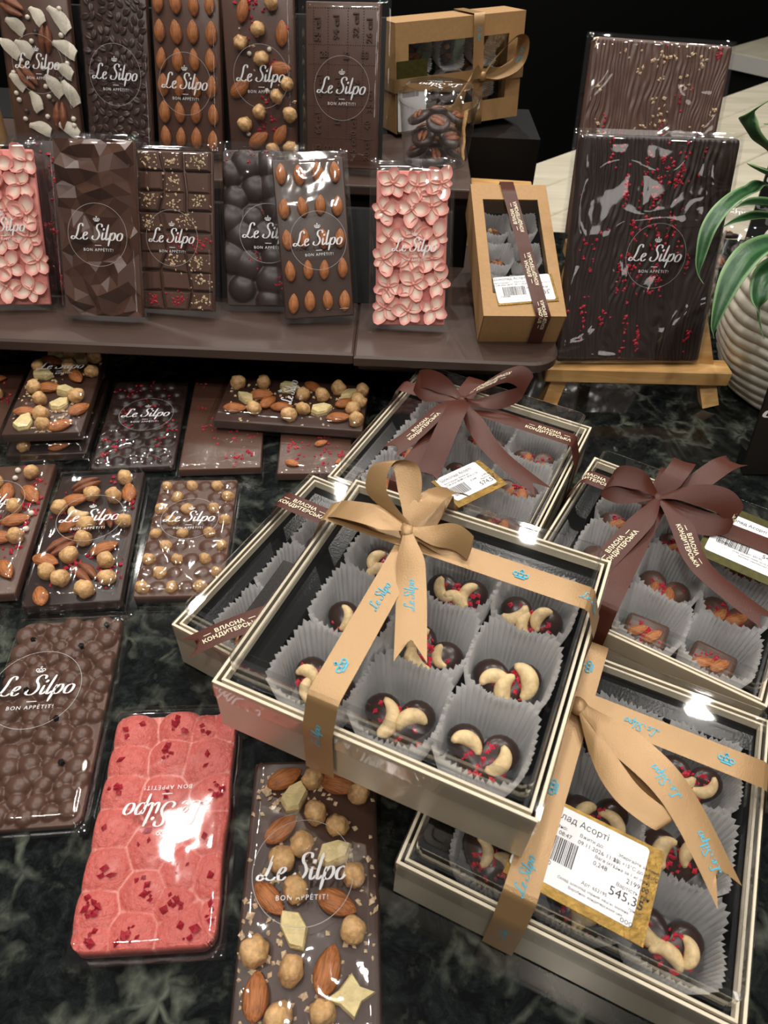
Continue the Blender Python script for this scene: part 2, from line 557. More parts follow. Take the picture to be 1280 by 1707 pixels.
def hazel_mesh(seed):
    r = random.Random(seed); mb = MB(); rings = []
    ph = r.uniform(0, 6); nl = r.choice((5, 6, 7))
    for i in range(13):
        s = i / 12; a = pi * s
        rr = .0066 * sin(a) ** .85; z = -.0066 * cos(a) * (1.0 + .18 * (s > .5) * sin(a * .5))
        if s > .85: z += .0010 * (s - .85) / .15
        ring = []
        for j in range(18):
            t = 2 * pi * j / 18
            g = 1 + .05 * sin(nl * t + ph) * sin(a) + .05 * sin(2 * t + seed) + .26 * noise.noise(Vector((sin(a) * cos(t) * 1.9 + seed, sin(a) * sin(t) * 1.9, cos(a) * 1.9)))
            ring.append((max(rr, .0002) * cos(t) * g, max(rr, .0002) * sin(t) * g, z))
        rings.append(ring)
    mb.rings(rings)
    return mb.mesh('hazelnut', M['hazel'], True)


def pecan_mesh(seed):
    mb = MB()
    for side in (-1, 1):
        rings = []
        for i in range(13):
            s = i / 12; x = (s - .5) * .025
            rad = max(.05, sin(pi * s) ** .6)
            ring = []
            for j in range(14):
                a = 2 * pi * j / 14
                g = 1 + .16 * sin(3 * a + 1.2 + .5 * sin(9 * s + seed)) + .05 * sin(20 * s + seed)
                ring.append((x + .0008 * sin(7 * s), side * .0034 * (.75 + .25 * rad) + rad * .0038 * cos(a) * g, rad * .0042 * sin(a) * g))
            rings.append(ring)
        mb.rings(rings)
    return mb.mesh('pecan', M['pecan'], True)


def cashew_mesh(seed):
    r = random.Random(seed); mb = MB(); rings = []
    for i in range(15):
        s = i / 14; th = (s - .5) * 2.6
        cx, cy = .0082 * sin(th), .0082 * (1 - cos(th)) - .004
        rad = max(.06, sin(pi * (.04 + .92 * s)) ** .55) * .0040 * (1 + .15 * sin(3 * s + seed))
        nx, ny = -sin(th), cos(th)
        ring = []
        for j in range(12):
            a = 2 * pi * j / 12
            ring.append((cx + nx * rad * cos(a), cy + ny * rad * cos(a), rad * .85 * sin(a)))
        rings.append(ring)
    mb.rings(rings)
    return mb.mesh('cashew', M['cashew'], True)


def coconut_mesh(seed):
    r = random.Random(seed); mb = MB()
    L, Wd = .023 * r.uniform(.8, 1.1), .0125
    def top(u, v):
        w = Wd * (.40 + .60 * sm(0, .55, u)) * (1 - .25 * sm(.8, 1, u))
        return ((u - .5) * L, (v - .5) * w + .002 * sin(pi * u), .0022 * sin(pi * u) + .0012 * sin(5 * u + seed) + .0012 * cos(pi * (v - .5)))
    mb.grid(10, 4, top)
    mb.grid(10, 4, lambda u, v: Vector(top(u, v)) - Vector((0, 0, .0011)), flip=True)
    for v in (0, 1):
        mb.grid(10, 1, lambda u, t: Vector(top(u, v)) - Vector((0, 0, .0011 * (1 - t))), flip=(v == 1))
    return mb.mesh('coconut_chip', M['coconut'], True)


def apple_mesh(seed, star=False):
    r = random.Random(seed); mb = MB()
    k = 8 if star else 6
    poly = []
    for i in range(k):
        a = 2 * pi * i / k + r.uniform(-.15, .15)
        rad = .0092 * (r.uniform(.75, 1.1))
        if star: rad = .0118 if i % 2 == 0 else .0062
        poly.append((rad * cos(a) * 1.15, rad * sin(a) * .85))
    rings = []
    for z, sc, j in ((0, 1, 0), (.0035, 1.02, .0003), (.0062, .9, .0006)):
        rings.append([(x * sc, y * sc, z + r.uniform(-j, j) * 2) for x, y in poly])
    mb.rings(rings)
    return mb.mesh('apple_chunk', M['apple'])


def pearl_mesh(mat=None, rad=.0024):
    mb = MB()
    mb.lathe([(rad * sin(pi * i / 8) if 0 < i < 8 else .00001, -rad * cos(pi * i / 8)) for i in range(9)], 14)
    return mb.mesh('sugar_pearl', mat or M['pearl'], True)


NUT = dict(
    a=[almond_mesh(i) for i in range(3)], h=[hazel_mesh(i) for i in range(5)], c=[pecan_mesh(i) for i in range(2)],
    w=[cashew_mesh(i) for i in range(3)], k=[coconut_mesh(i) for i in range(4)], p=[apple_mesh(i) for i in range(4)],
    s=[apple_mesh(9, True)], o=[pearl_mesh()], q=[pearl_mesh(M['mid'], .0026)])
NUTNAME = dict(a='almond', h='hazelnut', c='pecan', w='cashew', k='coconut_chip', p='apple_chunk', s='apple_star', o='sugar_pearl', q='chocolate_pearl')
NUTZ = dict(a=.0030, h=.0046, c=.0030, w=.0028, k=.0018, p=-.0005, s=-.0005, o=.0018, q=.0014)


def put_nut(kind, x, y, z, ang, parent, rnd, s=1.0, tilt=0.18):
    me = rnd.choice(NUT[kind])
    if kind == 'h':
        m = TRS(x, y, z + NUTZ[kind] * s, rnd.uniform(0, 6.28), rnd.uniform(-1.1, 1.1), 0, s * rnd.uniform(.92, 1.06))
    else:
        m = TRS(x, y, z + NUTZ[kind] * s, radians(ang), rnd.uniform(-tilt, tilt), rnd.uniform(-tilt, tilt) * .6, s * rnd.uniform(.94, 1.04))
    return mesh_obj(NUTNAME[kind], me, parent, m)


OCT_F = [(0, 2, 4), (2, 1, 4), (1, 3, 4), (3, 0, 4), (2, 0, 5), (1, 2, 5), (3, 1, 5), (0, 3, 5)]


def bits(name, mat, spots, size, parent, rnd, flat=.6, m=None):
    """many small broken pieces joined into one part"""
    mb = MB()
    for x, y, z in spots:
        s = size * rnd.uniform(.55, 1.35)
        vs_ = [(s * rnd.uniform(.6, 1.2), 0, 0), (-s * rnd.uniform(.6, 1.2), 0, 0), (0, s * rnd.uniform(.4, 1), 0), (0, -s * rnd.uniform(.4, 1), 0), (0, 0, s * flat), (0, 0, -s * flat)]
        mb.add(vs_, OCT_F, TRS(x, y, z + s * flat * .35, rnd.uniform(0, 6.28), rnd.uniform(-.5, .5)))
    o = mb.build(name, mat, parent, m)
    return tag(o, kind='stuff')


def clusters(rnd, w, L, n, k, spread, z, zf=None):
    out = []
    for _ in range(n):
        cx, cy = rnd.uniform(-w / 2 + .006, w / 2 - .006), rnd.uniform(.006, L - .006)
        for _ in range(rnd.randint(1, k)):
            x = max(-w / 2 + .002, min(w / 2 - .002, rnd.gauss(cx, spread))); y = max(.002, min(L - .002, rnd.gauss(cy, spread)))
            out.append((x, y, zf(x, y) if zf else z))
    return out


# ------------------------------------------------------------------ chocolate bars
def pose(x, y, z, yaw, lean, roll=0):
    """frame of a bar: x across, y up its length, z out of its face"""
    yaw, lean, roll = radians(yaw), radians(lean), radians(roll)
    X = Vector((cos(yaw), sin(yaw), 0)); back = Vector((-sin(yaw), cos(yaw), 0))
    Y = cos(lean) * Vector((0, 0, 1)) + sin(lean) * back
    X2 = cos(roll) * X + sin(roll) * Y; Y2 = -sin(roll) * X + cos(roll) * Y
    m = Matrix((X2, Y2, X2.cross(Y2))).transposed().to_4x4()
    m.translation = (x, y, z)
    return m


def plain_slab(w, L, t, r=.0012):
    v, f = bevel_box(w, L, t, r, 2)
    return [p + Vector((0, L / 2, 0)) for p in v], f


def height_slab(w, L, nx, ny, h, corner=.003):
    """slab whose face is the height field h(x, y); sides drop to z = 0"""
    mb = MB()
    def clampc(x, y):
        cx, cy = w / 2 - corner, L / 2 - corner
        yy = y - L / 2
        dx, dy = abs(x) - cx, abs(yy) - cy
        if dx > 0 and dy > 0:
            d = sqrt(dx * dx + dy * dy)
            if d > corner:
                k = corner / d
                x = math.copysign(cx + dx * k, x); yy = math.copysign(cy + dy * k, yy)
        return x, yy + L / 2
    def fn(u, v):
        x, y = clampc((u - .5) * w, v * L)
        return (x, y, h(x, y))
    mb.grid(nx, ny, fn)
    n = nx + 1
    ring = [i for i in range(n)] + [j * n + nx for j in range(1, ny + 1)] + [ny * n + i for i in range(nx - 1, -1, -1)] + [j * n for j in range(ny - 1, 0, -1)]
    k0 = len(mb.v)
    for i in ring:
        p = mb.v[i]; mb.v.append(Vector((p.x, p.y, 0)))
    k = len(ring)
    for i in range(k):
        j = (i + 1) % k
        mb.f.append((ring[i], k0 + i, k0 + j, ring[j]))
    mb.f.append(tuple(range(k0, k0 + k))[::-1])
    return mb


def dome_field(w, L, sites, base, edge=.004):
    cell = .012; idx = {}
    for s in sites:
        for a in range(int((s[0] - s[2] + 1) / cell), int((s[0] + s[2] + 1) / cell) + 1):
            for b in range(int((s[1] - s[2] + 1) / cell), int((s[1] + s[2] + 1) / cell) + 1):
                idx.setdefault((a, b), []).append(s)
    def h(x, y):
        best = base
        for sx, sy, r, f in idx.get((int((x + 1) / cell), int((y + 1) / cell)), ()):
            d2 = (x - sx) ** 2 + (y - sy) ** 2
            if d2 < r * r:
                best = max(best, base + f * (sqrt(r * r - d2)))
        return best
    return h


def poisson(rnd, w, L, dmin, n=4000, margin=0.0):
    pts = []
    for _ in range(n):
        p = (rnd.uniform(-w / 2 + margin, w / 2 - margin), rnd.uniform(margin, L - margin))
        if all((p[0] - q[0]) ** 2 + (p[1] - q[1]) ** 2 > dmin * dmin for q in pts): pts.append(p)
    return pts


def sleeve(root, w, L, t, clear, seed, mx=.0045, my0=.004, my1=.008, amp=.0010, nx=30, ny=54, flat_at=None, fq=1.0):
    """clear film sleeve around a bar: face sheet with wrinkles, back sheet, end seams"""
    mb = MB(); off = Vector((seed * 3.1, seed * 1.7, 0))
    X0, X1, Y0, Y1 = -w / 2 - mx, w / 2 + mx, -my0, L + my1
    ht = t + clear
    def fz(x, y):
        ex = min(x - X0, X1 - x); ey = min(y - Y0, Y1 - y)
        k = sm(0, mx + .0035, ex) * sm(0, (my0 if y < L / 2 else my1) + .0035, ey)
        p = Vector((x, y, 0))
        wr = noise.noise((p + off) * 55 * fq) * .55 + (0.5 - abs(noise.noise(Vector((x * 90 * fq + seed, y * 35 * fq, seed))))) * .55
        wr += .7 * (max(0, .16 - abs(noise.noise(Vector((x * 34 + y * 22, y * 30 - x * 25, seed * 2.3)) * fq))) / .16) ** 2
        cor = max(0, 1 - min(ex, ey) / .02)
        wr += cor * .8 * fq * noise.noise(Vector((x * 160 * fq, y * 160 * fq, seed + 4)))
        fl = 1.0
        if flat_at: fl = sm(.018, .032, sqrt((x - flat_at[0]) ** 2 + (y - flat_at[1]) ** 2)) * .85 + .15
        z = t * .35 * (1 - k) + ht * k + amp * wr * fl * (.35 + .65 * k)
        if abs(x) < w / 2 and 0 < y < L: z = max(z, t + .0008)
        return max(z, .0004)
    mb.grid(nx, ny, lambda u, v: (X0 + (X1 - X0) * u, Y0 + (Y1 - Y0) * v, fz(X0 + (X1 - X0) * u, Y0 + (Y1 - Y0) * v)))
    mb.add([(X0, Y0, -.0006), (X1, Y0, -.0006), (X1, Y1, -.0006), (X0, Y1, -.0006)], [(3, 2, 1, 0)])
    mb.build('wrapper', M['film'], root, smooth=True)
    return fz


def logo_on(root, x, y, z, s=1.0, rz=0.0, ring=True):
    o = mesh_obj('printed_logo', LOGO, root, TRS(x, y, z, rz, s=s))
    if ring: mesh_obj('printed_ring', RING, o, TRS(0, 0, 0))
    return o


def bar_root(P, label, group=None, name='chocolate_bar'):
    o = empty(name, P)
    tag(o, label, 'chocolate bar', group)
    return o


def finish(root, w, L, t, clear, seed, logo=(0, .5, 1.0), rz=0, ring=True, amp=.0012, **kw):
    ly = L * logo[1] if logo else L / 2
    fz = sleeve(root, w, L, t, clear, seed, amp=amp, flat_at=(logo[0], ly) if logo else None, **kw)
    if logo:
        mxz = max(fz(logo[0] + dx, ly + dy) for dx in (-.022, -.011, 0, .011, .022) for dy in (-.012, 0, .012))
        logo_on(root, logo[0], ly, mxz + .0004, logo[2], rz, ring)


def nut_list(root, spec, t, seed, s=1.0, dx=0, dy=0, shrink=1.0, w=None, L=None):
    rnd = random.Random(seed)
    for tok in spec.split(','):
        q = tok.split()
        x, y = float(q[1]) / 1000 + dx, float(q[2]) / 1000 + dy
        if w: x = max(-w / 2 + .006, min(w / 2 - .006, x))
        if L: y = max(.006, min(L - .006, y))
        put_nut(q[0], x, y, t, float(q[3]) if len(q) > 3 else rnd.uniform(0, 180), root, rnd, s)


def slab(root, mb_or_vf, mat, smooth=False, name='slab'):
    if isinstance(mb_or_vf, tuple):
        mb = MB(); mb.add(*mb_or_vf)
    else: mb = mb_or_vf
    return mb.build(name, mat, root, smooth=smooth)


SHELF_Z, TIER_Z = .075, .16


def lean_pose(x, y, base, yaw, lean, roll, t):
    """(x, y) is where the face meets the base; the back lower edge rests on it"""
    return pose(x - sin(radians(yaw)) * t * cos(radians(lean)), y + t * cos(radians(lean)), base + .0042, yaw, lean, roll)


def plain_nut_bar(P, label, mat, w, L, t, spec, seed, rasp=0, crumbs=0, clear=.0085, s=1.0, logo=(0, .5, 1), dx=0, group=None, **kw):
    root = bar_root(P, label, group)
    slab(root, plain_slab(w, L, t), M[mat], True)
    nut_list(root, spec, t, seed, s, dx, w=w, L=L)
    rnd = random.Random(seed + 50)
    if rasp: bits('raspberry_bits', M['rasp'], clusters(rnd, w, L, rasp, 9, .004, t), .0020, root, rnd, .9)
    if crumbs: bits('nut_crumbs', M['crumb'], clusters(rnd, w, L, crumbs, 7, .006, t), .0020, root, rnd)
    finish(root, w, L, t, clear, seed, logo, **kw)
    return root


# ================================================================== THE SETTING
def struct(o):
    return tag(o, kind='structure')


mb = MB()
v, f = bevel_box(3.0, 1.62, .03, .003, 2, -.03)
mb.add(v, f, Matrix.Translation((0, .22, 0)))
struct(tag(mb.build('counter_top', M['granite']), 'polished black granite counter top with green grey veins', 'counter'))

# lower shelf wrapped in brown board, with rounded right end
def shelf_outline(x0, x1, y0, y1, r):
    pts = [(x0, y0)]
    for i in range(9):
        a = -pi / 2 + (pi / 2) * i / 8
        pts.append((x1 - r + r * cos(a), y0 + r + r * sin(a)))
    return pts + [(x1, y1), (x0, y1)]


def soft_prism(mb, poly, z0, z1, b=.002):
    cx = sum(p[0] for p in poly) / len(poly); cy = sum(p[1] for p in poly) / len(poly)
    ins = lambda d: [(x - math.copysign(min(d, abs(x - cx)), x - cx), y - math.copysign(min(d, abs(y - cy)), y - cy)) for x, y in poly]
    rings = [[(x, y, z0) for x, y in ins(b)], [(x, y, z0 + b) for x, y in poly], [(x, y, z1 - b) for x, y in poly], [(x, y, z1) for x, y in ins(b)]]
    mb.rings(rings)


shelf_root = empty('display_shelf', Matrix.Translation((0, 0, 0)))
tag(shelf_root, 'low display shelf wrapped in brown board along the counter', 'shelf')
mb = MB(); soft_prism(mb, shelf_outline(-.75, -.034, .560, .80, .0005), SHELF_Z - .012, SHELF_Z)
mb.build('shelf_board', M['shelf'], shelf_root)
mb = MB(); soft_prism(mb, shelf_outline(-.0335, .1560, .5555, .80, .028), SHELF_Z - .0110, SHELF_Z + .0003)
mb.build('shelf_board', M['shelf'], shelf_root)
mb = MB(); soft_prism(mb, shelf_outline(-.031, .150, .590, .80, .03), SHELF_Z - .040, SHELF_Z - .0112, .005)
mb.build('wrapped_bracket', M['shelf'], shelf_root)
for x in (-.70, -.38, .02):
    mb = MB(); mb.box(x, x + .05, .70, .80, 0, SHELF_Z - .0124)
    mb.build('support_foot', M['black'], shelf_root)
mb = MB(); mb.box(-.75, .02, .795, .81, 0, SHELF_Z - .0124)
mb.build('back_board', M['black'], shelf_root)

tier = empty('display_riser', Matrix.Translation((0, 0, 0)))
tag(tier, 'dark raised step carrying the rear row of chocolate bars', 'display riser')
mb = MB(); mb.box(-.75, .076, .742, .90, SHELF_Z + .0005, TIER_Z - .010); mb.build('riser_body', M['black'], tier)
mb = MB(); v, f = bevel_box(.826, .165, .0098, .0015, 2, TIER_Z - .0098); mb.add(v, f, Matrix.Translation((-.337, .8175, 0))); mb.build('riser_board', M['shelf'], tier)
mb = MB(); mb.box(-.75, .165, .901, 1.02, .0005, TIER_Z); mb.build('rear_block', M['black'], tier)

# sloping back rests behind the two rows
def wedge(name, x0, x1, y0, lean, h, base, label):
    mb = MB(); k = math.tan(radians(lean))
    poly = [(y0, base), (y0 + h * k, base + h), (y0 + h * k + .006, base + h), (y0 + .006 + .001, base)]
    mb.add([(x0, y, z) for y, z in poly] + [(x1, y, z) for y, z in poly], [(3, 2, 1, 0), (4, 5, 6, 7), (0, 1, 5, 4), (1, 2, 6, 5), (2, 3, 7, 6), (3, 0, 4, 7)])
    return tag(mb.build(name, M['black']), label, 'bar rest')


wedge('bar_rest', -.74, .055, .654, 31, .075, SHELF_Z + .0006, 'black sloping rest behind the bars on the lower shelf')
wedge('bar_rest', -.405, -.018, .812, 19, .12, TIER_Z + .0003, 'black sloping rest behind the rear row of bars')

# dark shop beyond the counter
mb = MB(); mb.box(-3, 4.5, 4.2, 4.25, -1, 2.6); struct(mb.build('wall_back', M['black']))
mb = MB(); mb.box(-3, 4.5, -1.5, 4.25, -1.02, -1.0); struct(mb.build('floor', M['black']))

# pale plank table behind, planks laid side by side
pd = Vector((.706, .707, 0)).normalized(); pn = Vector((pd.y, -pd.x, 0)); pang = math.atan2(pd.y, pd.x)
table = empty('plank_table', Matrix.Translation((.228, 1.383, -.032)))
tag(table, 'pale limed plank table standing behind the counter', 'table')
for i in range(5):
    mb = MB(); v, f = bevel_box(2.2, .0822, .024, .0020, 1, -.024)
    mb.add(v, f, TRS(*(pd * .62 + pn * (i * .084 + .042)), pang))
    mb.build('plank', M['plank'], table)
for a, b in ((-.2, .1), (1.5, .1), (.1, .3), (1.5, .3)):
    mb = MB(); q = pd * a + pn * b; mb.box(q.x - .025, q.x + .025, q.y - .025, q.y + .025, -.965, -.0245); mb.build('leg', M['plank'], table)

side = empty('low_cabinet', Matrix.Translation((1.05, 2.78, -.10)) @ Matrix.Rotation(pang, 4, 'Z'))
tag(side, 'low black cabinet with pale top and white edge beyond the plank table', 'cabinet')
mb = MB(); v, f = bevel_box(1.2, .5, .035, .004, 2, -.035); mb.add(v, f, Matrix.Translation((.6, -.25, 0))); mb.build('cabinet_top', M['plank'], side)
mb = MB(); mb.box(-.004, .0, -.50, .0, -.045, -.001); mb.build('edge_strip', M['palewhite'], side)
mb = MB(); mb.box(.02, 1.18, -.48, -.02, -.9, -.036); mb.build('body', M['black'], side)

# ================================================================== BARS LYING ON THE COUNTER
# --- milk bar moulded as a mass of bubbles
def bubble_bar():
    rnd = random.Random(3); w, L, t = .0695, .1467, .0075
    root = bar_root(pose(-.203, .1557, .0012, 6.5, 90), 'milk chocolate bar moulded as a mass of round bubbles')
    sites = [(x, y, rnd.uniform(.0050, .0078), .85) for x, y in poisson(rnd, w, L, .0085, 3000, .004)]
    sites += [(x, y, rnd.uniform(.003, .0042), 1.0) for x, y in poisson(rnd, w, L, .0075, 1500, .004)]
    sl = slab(root, height_slab(w, L, 96, 200, dome_field(w, L, sites, t - .003), .006), M['milk'], True)
    hb = MB(); hb.prism([(.0018, 0), (.0004, .002), (-.0016, .0012), (-.0014, -.0012), (.0003, -.0018)], -.001, .0022)
    cm = hb.mesh('cookie_bit', M['insert'])
    for x, y in ((-.022, .128), (.012, .121), (-.016, .088), (.008, .066), (.018, .036), (-.012, .008), (.026, .138)):
        mesh_obj('cookie_bit', cm, sl, TRS(x, y, t + .0020, rnd.uniform(0, 6)))
    finish(root, w, L, t + .0030, .0006, 3, (-.010, .60, 1.06), amp=.0007)


bubble_bar()

# --- pink ruby bar with large soft domes and raspberry
def ruby_bar():
    rnd = random.Random(12); w, L, t = .0735, .134, .006
    root = bar_root(pose(-.1142, .0967, .0012, 5.2, 90), 'pink ruby chocolate bar with rounded domes and dark red raspberry')
    sites = [(x * w / 2, y * L, r) for x, y, r in (
        (-.72, .90, .013), (.05, .93, .012), (.50, .91, .010), (.88, .92, .011), (-.72, .76, .013), (-.02, .77, .013), (.62, .75, .016),
        (-.72, .62, .013), (-.05, .60, .013), (.80, .60, .014), (-.75, .46, .014), (.18, .49, .010), (.80, .42, .015), (-.08, .38, .014),
        (-.72, .30, .014), (.42, .28, .013), (.88, .26, .013), (-.75, .14, .013), (-.10, .20, .013), (.36, .15, .012), (-.72, .03, .012), (-.16, .05, .014), (.55, .05, .016), (.95, .10, .010))]
    small = poisson(rnd, w, L, .0036, 5000, .001)
    sidx = {}
    for a, b in small: sidx.setdefault((int((a + 1) / .004), int(b / .004 + 100)), []).append((a, b, rnd.uniform(.0009, .0018)))
    def info(x, y):
        ds = sorted((sqrt((x - a) ** 2 + (y - b) ** 2) / r, r) for a, b, r in sites)
        return ds[0], ds[1]
    def h(x, y):
        (d0, r0), (d1, r1) = info(x, y)
        z = t - .001 + .0088 * sqrt(max(0, 1 - min(1, d0 * .86) ** 2)) * min(1, r0 / .013)
        ci, cj = int((x + 1) / .004), int(y / .004 + 100)
        for ii in (ci - 1, ci, ci + 1):
            for jj in (cj - 1, cj, cj + 1):
                for a, b, r in sidx.get((ii, jj), ()):
                    d = sqrt((x - a) ** 2 + (y - b) ** 2)
                    if d < r: z = max(z, z + .0006 * sqrt(1 - (d / r) ** 2))
        return z
    m_ = height_slab(w, L, 110, 200, h, .008)
    # soften the silhouette so the edge follows the domes
    for p in m_.v:
        e = noise.noise(Vector((p.x * 40, p.y * 40, 3)))
        if abs(p.x) > w / 2 - .003: p.x *= 1 + .025 * e
    cs = []
    for p in m_.v:
        (d0, r0), (d1, r1) = info(p.x, p.y)
        c = 1 - sm(.0, .16, (d1 - d0))
        c *= sm(.65, 1.05, d0) * (.9 + .3 * noise.noise(Vector((p.x * 260, p.y * 260, 1))))
        cs.append(max(0, min(1, .6 * c + .30 * sm(.8, 1.3, d0) + .12 * noise.noise(Vector((p.x * 700, p.y * 700, 2))))))
    m_.c = cs
    slab(root, m_, M['pink'], True)
    spots = []
    for a, b, r in sites:
        for _ in range(rnd.choice((1, 2, 3, 4, 9))):
            x, y = a + rnd.gauss(0, r * .22), b + rnd.gauss(0, r * .22)
            x = max(-w / 2 + .003, min(w / 2 - .003, x)); y = max(.003, min(L - .003, y))
            spots.append((x, y, h(x, y)))
    bits('raspberry_bits', M['raspd'], spots, .0024, root, rnd)
    finish(root, w, L, t + .0076, .0010, 12, (.002, .52, 1.0), rz=pi, ring=False, amp=.0003)


ruby_bar()

F13 = "a -18 130 26, h -1 129, a 14 126 -21, h 26 119, p -12 118 63, h 1 108, h 14 101, a -18 100 40, h -6 91, h -17 83, p 12 86 18, h 23 74, a -22 64 -46, h -8 68, a 14 61 -24, p -8 49 -55, h 23 47, h -27 39, h -8 30, a 10 30 74, a -25 20 90, s 21 19 7, h -13 11, h 8 12"
plain_nut_bar(pose(-.0268, .0602, .0012, 3.6, 90), 'milk chocolate bar with almonds, hazelnuts, apple chunks and an apple star', 'mid', .0735, .1412, .009, F13, 21, crumbs=62, clear=.0092, logo=(-.004, .53, 1.0), amp=.0009, mx=.0008, my1=.0012)
F8 = "c -11 126 28, h -4 113, h 15 109, h 21 130, a 26 114 98, a -17 108 11, h -27 98, w -11 94 -29, a -15 80 42, h -2 77, c 12 83 105, h 27 78, c -16 56 41, h -1 61, a 16 51 33, h -9 44, a -26 42 -23, h 20 36, h -22 29, h -10 21, c 5 27 -46, h 24 19, h 9 9, a -22 7 109"
plain_nut_bar(pose(-.2251, .3140, .0012, 8.1, 90), 'dark chocolate bar with pecans, hazelnuts, almonds and bright raspberry bits', 'dark', .0700, .1426, .009, F8, 8, rasp=26, logo=(.002, .56, .95), mx=.0022, my1=.0035)
F7 = "h 21 131, a 26 105 -54, a 6 109 97, h 17 89, a 21 75 18, h 26 55, a 26 22 -58, o 8 138, o 8 128, o 32 83, o 33 65, a 14 56 -5, h -6 120, a -18 100 20, h -10 70, h -4 36"
plain_nut_bar(pose(-.3054, .3157, .0012, 8.7, 90), 'milk chocolate bar with hazelnuts, almonds and white pearls at the counter edge', 'milk', .074, .147, .009, F7, 6, rasp=18, logo=(.0, .62, .95), mx=.0025, my0=.0025)
F2 = "p -13 126 37, h 1 122, p 13 115 -64, h 26 113, a -14 112 -20, h -24 100, p -18 90 -19, h 5 97, a 14 83 -57, h 28 88, h -20 64, a -7 66 -3, p 9 60 -26, h -10 46, h 21 48, p 8 38 50, a -19 29 5, a 27 30 49, h -4 22, p -17 13 70, h 1 7, a 16 7 32"
plain_nut_bar(pose(-.3035, .4824, .0215, 7.5, 90), 'milk chocolate bar with apple chunks and nuts, upper of two stacked by the shelf', 'mid', .068, .131, .009, F2, 5, crumbs=34, logo=(.0, .70, .9), ring=False)
plain_nut_bar(pose(-.3045, .4790, .0012, 7.0, 90), 'chocolate bar lying under the apple and nut bar, mostly hidden', 'dark', .070, .134, .008, "h -20 8, a 10 8 10, h 25 120, h -10 128", 55, crumbs=8, clear=.0090, logo=None, s=.82, mx=.0022)
F1 = "a 12 112 10, a -10 120 0, h 22 84, a -6 70 30, h 8 45, h -20 95"
plain_nut_bar(pose(-.3905, .473, .0012, 8, 90), 'milk chocolate bar with almonds and raspberry beside the stacked apple bars', 'milk', .074, .142, .009, F1, 4, rasp=12, logo=None)

# --- dark bar of small domes with raspberry, under crinkled film
def dome_rasp_bar():
    rnd = random.Random(31); w, L, t = .072, .134, .007
    root = bar_root(pose(-.2249, .4680, .0012, 6.9, 90), 'dark chocolate bar with small domes and raspberry under wrinkled film')
    sites = [(-w / 2 + .009 + .0135 * i + (.0066 if j % 2 else 0), .009 + .0127 * j, .0060, .62) for i in range(5) for j in range(10) if i < 4 or j % 2 == 0]
    h = dome_field(w, L, sites, t - .0005)
    slab(root, height_slab(w, L, 60, 110, h, .004), M['dark'], True)
    bits('raspberry_bits', M['rasp'], clusters(rnd, w, L, 30, 6, .0035, 0, h), .0016, root, rnd)
    finish(root, w, L, t + .003, .0015, 31, (.004, .52, .92), amp=.0030, mx=.0022, my0=.0025)


dome_rasp_bar()


def flat_rasp_bar(P, label, w, L, seed, extra=None, logo=None):
    rnd = random.Random(seed); t = .0085
    root = bar_root(P, label)
    slab(root, plain_slab(w, L, t), M['milk'], True)
    bits('raspberry_bits', M['rasp'], clusters(rnd, w, L, 22, 9, .0035, t), .0018, root, rnd)
    if extra: nut_list(root, extra, t, seed, .6)
    finish(root, w, L, t, .0016, seed, logo, amp=.0010, mx=.0022, my0=.003)


flat_rasp_bar(pose(-.1469, .4693, .0012, 6.3, 90), 'plain milk chocolate bar with raspberry flakes under the crosswise nut bar', .072, .1416, 41)
flat_rasp_bar(pose(-.0630, .4680, .0012, 4.0, 90), 'short milk chocolate bar end with almond flakes under the crosswise nut bar', .066, .132, 42, "a 24 14 30, a -20 12 -20, a 5 40 20")
F5 = "h 15 128, h 19 103, p 16 78 -100, a 19 54 -127, h 17 29, p 12 18 -39, h 17 6, h -1 7, a -3 20 -59, h -14 12, a -26 24 -83, h -30 7, h 4 43, h 3 62, p -16 42 -67, a -10 93 -25, p -5 116 -125, a -23 122 -83, h -24 103, h -30 69, a 1 102 -83, a -16 79 -83, h -19 58"
plain_nut_bar(pose(-.021, .5505, .0135, 87, 90), 'milk chocolate bar with nuts and apple lying crosswise on two raspberry bars', 'mid', .0725, .139, .009, F5, 15, crumbs=24, dx=.004, logo=(.004, .52, .8), ring=False)

# --- milk bar with rows of half hazelnuts between domes
def hazel_row_bar():
    rnd = random.Random(61); w, L, t = .0655, .1285, .007
    root = bar_root(pose(-.1510, .3265, .0012, 4.6, 90), 'milk chocolate bar with rows of halved hazelnuts between moulded domes')
    sites = []; nuts = []
    for j in range(9):
        for i in range(6):
            x, y = -w / 2 + .006 + .0107 * i, .008 + .0140 * j
            if (i + j) % 2: sites.append((x, y, .0058, .5))
            elif j % 2 == 0 or i in (1, 5): nuts.append((x, y))
    h = dome_field(w, L, sites, t)
    slab(root, height_slab(w, L, 60, 110, h, .003), M['milk'], True)
    for x, y in nuts:
        if abs(x) > w / 2 - .004: continue
        put_nut('h', x, y, t - .0030, 0, root, rnd, .72)
    finish(root, w, L, t + .002, .004, 61, (.0, .58, .85), amp=.0016, mx=.0030, my1=.004)


hazel_row_bar()
plain_nut_bar(pose(-.2905, .1580, .0012, 8.0, 90), 'dark chocolate bar with white seeds tucked beside the bubble bar', 'dark', .070, .142, .008, "k 20 132 30, o 27 125, o 15 120, k 28 112 60, h 5 100", 71, rasp=6, clear=.0085, logo=None)

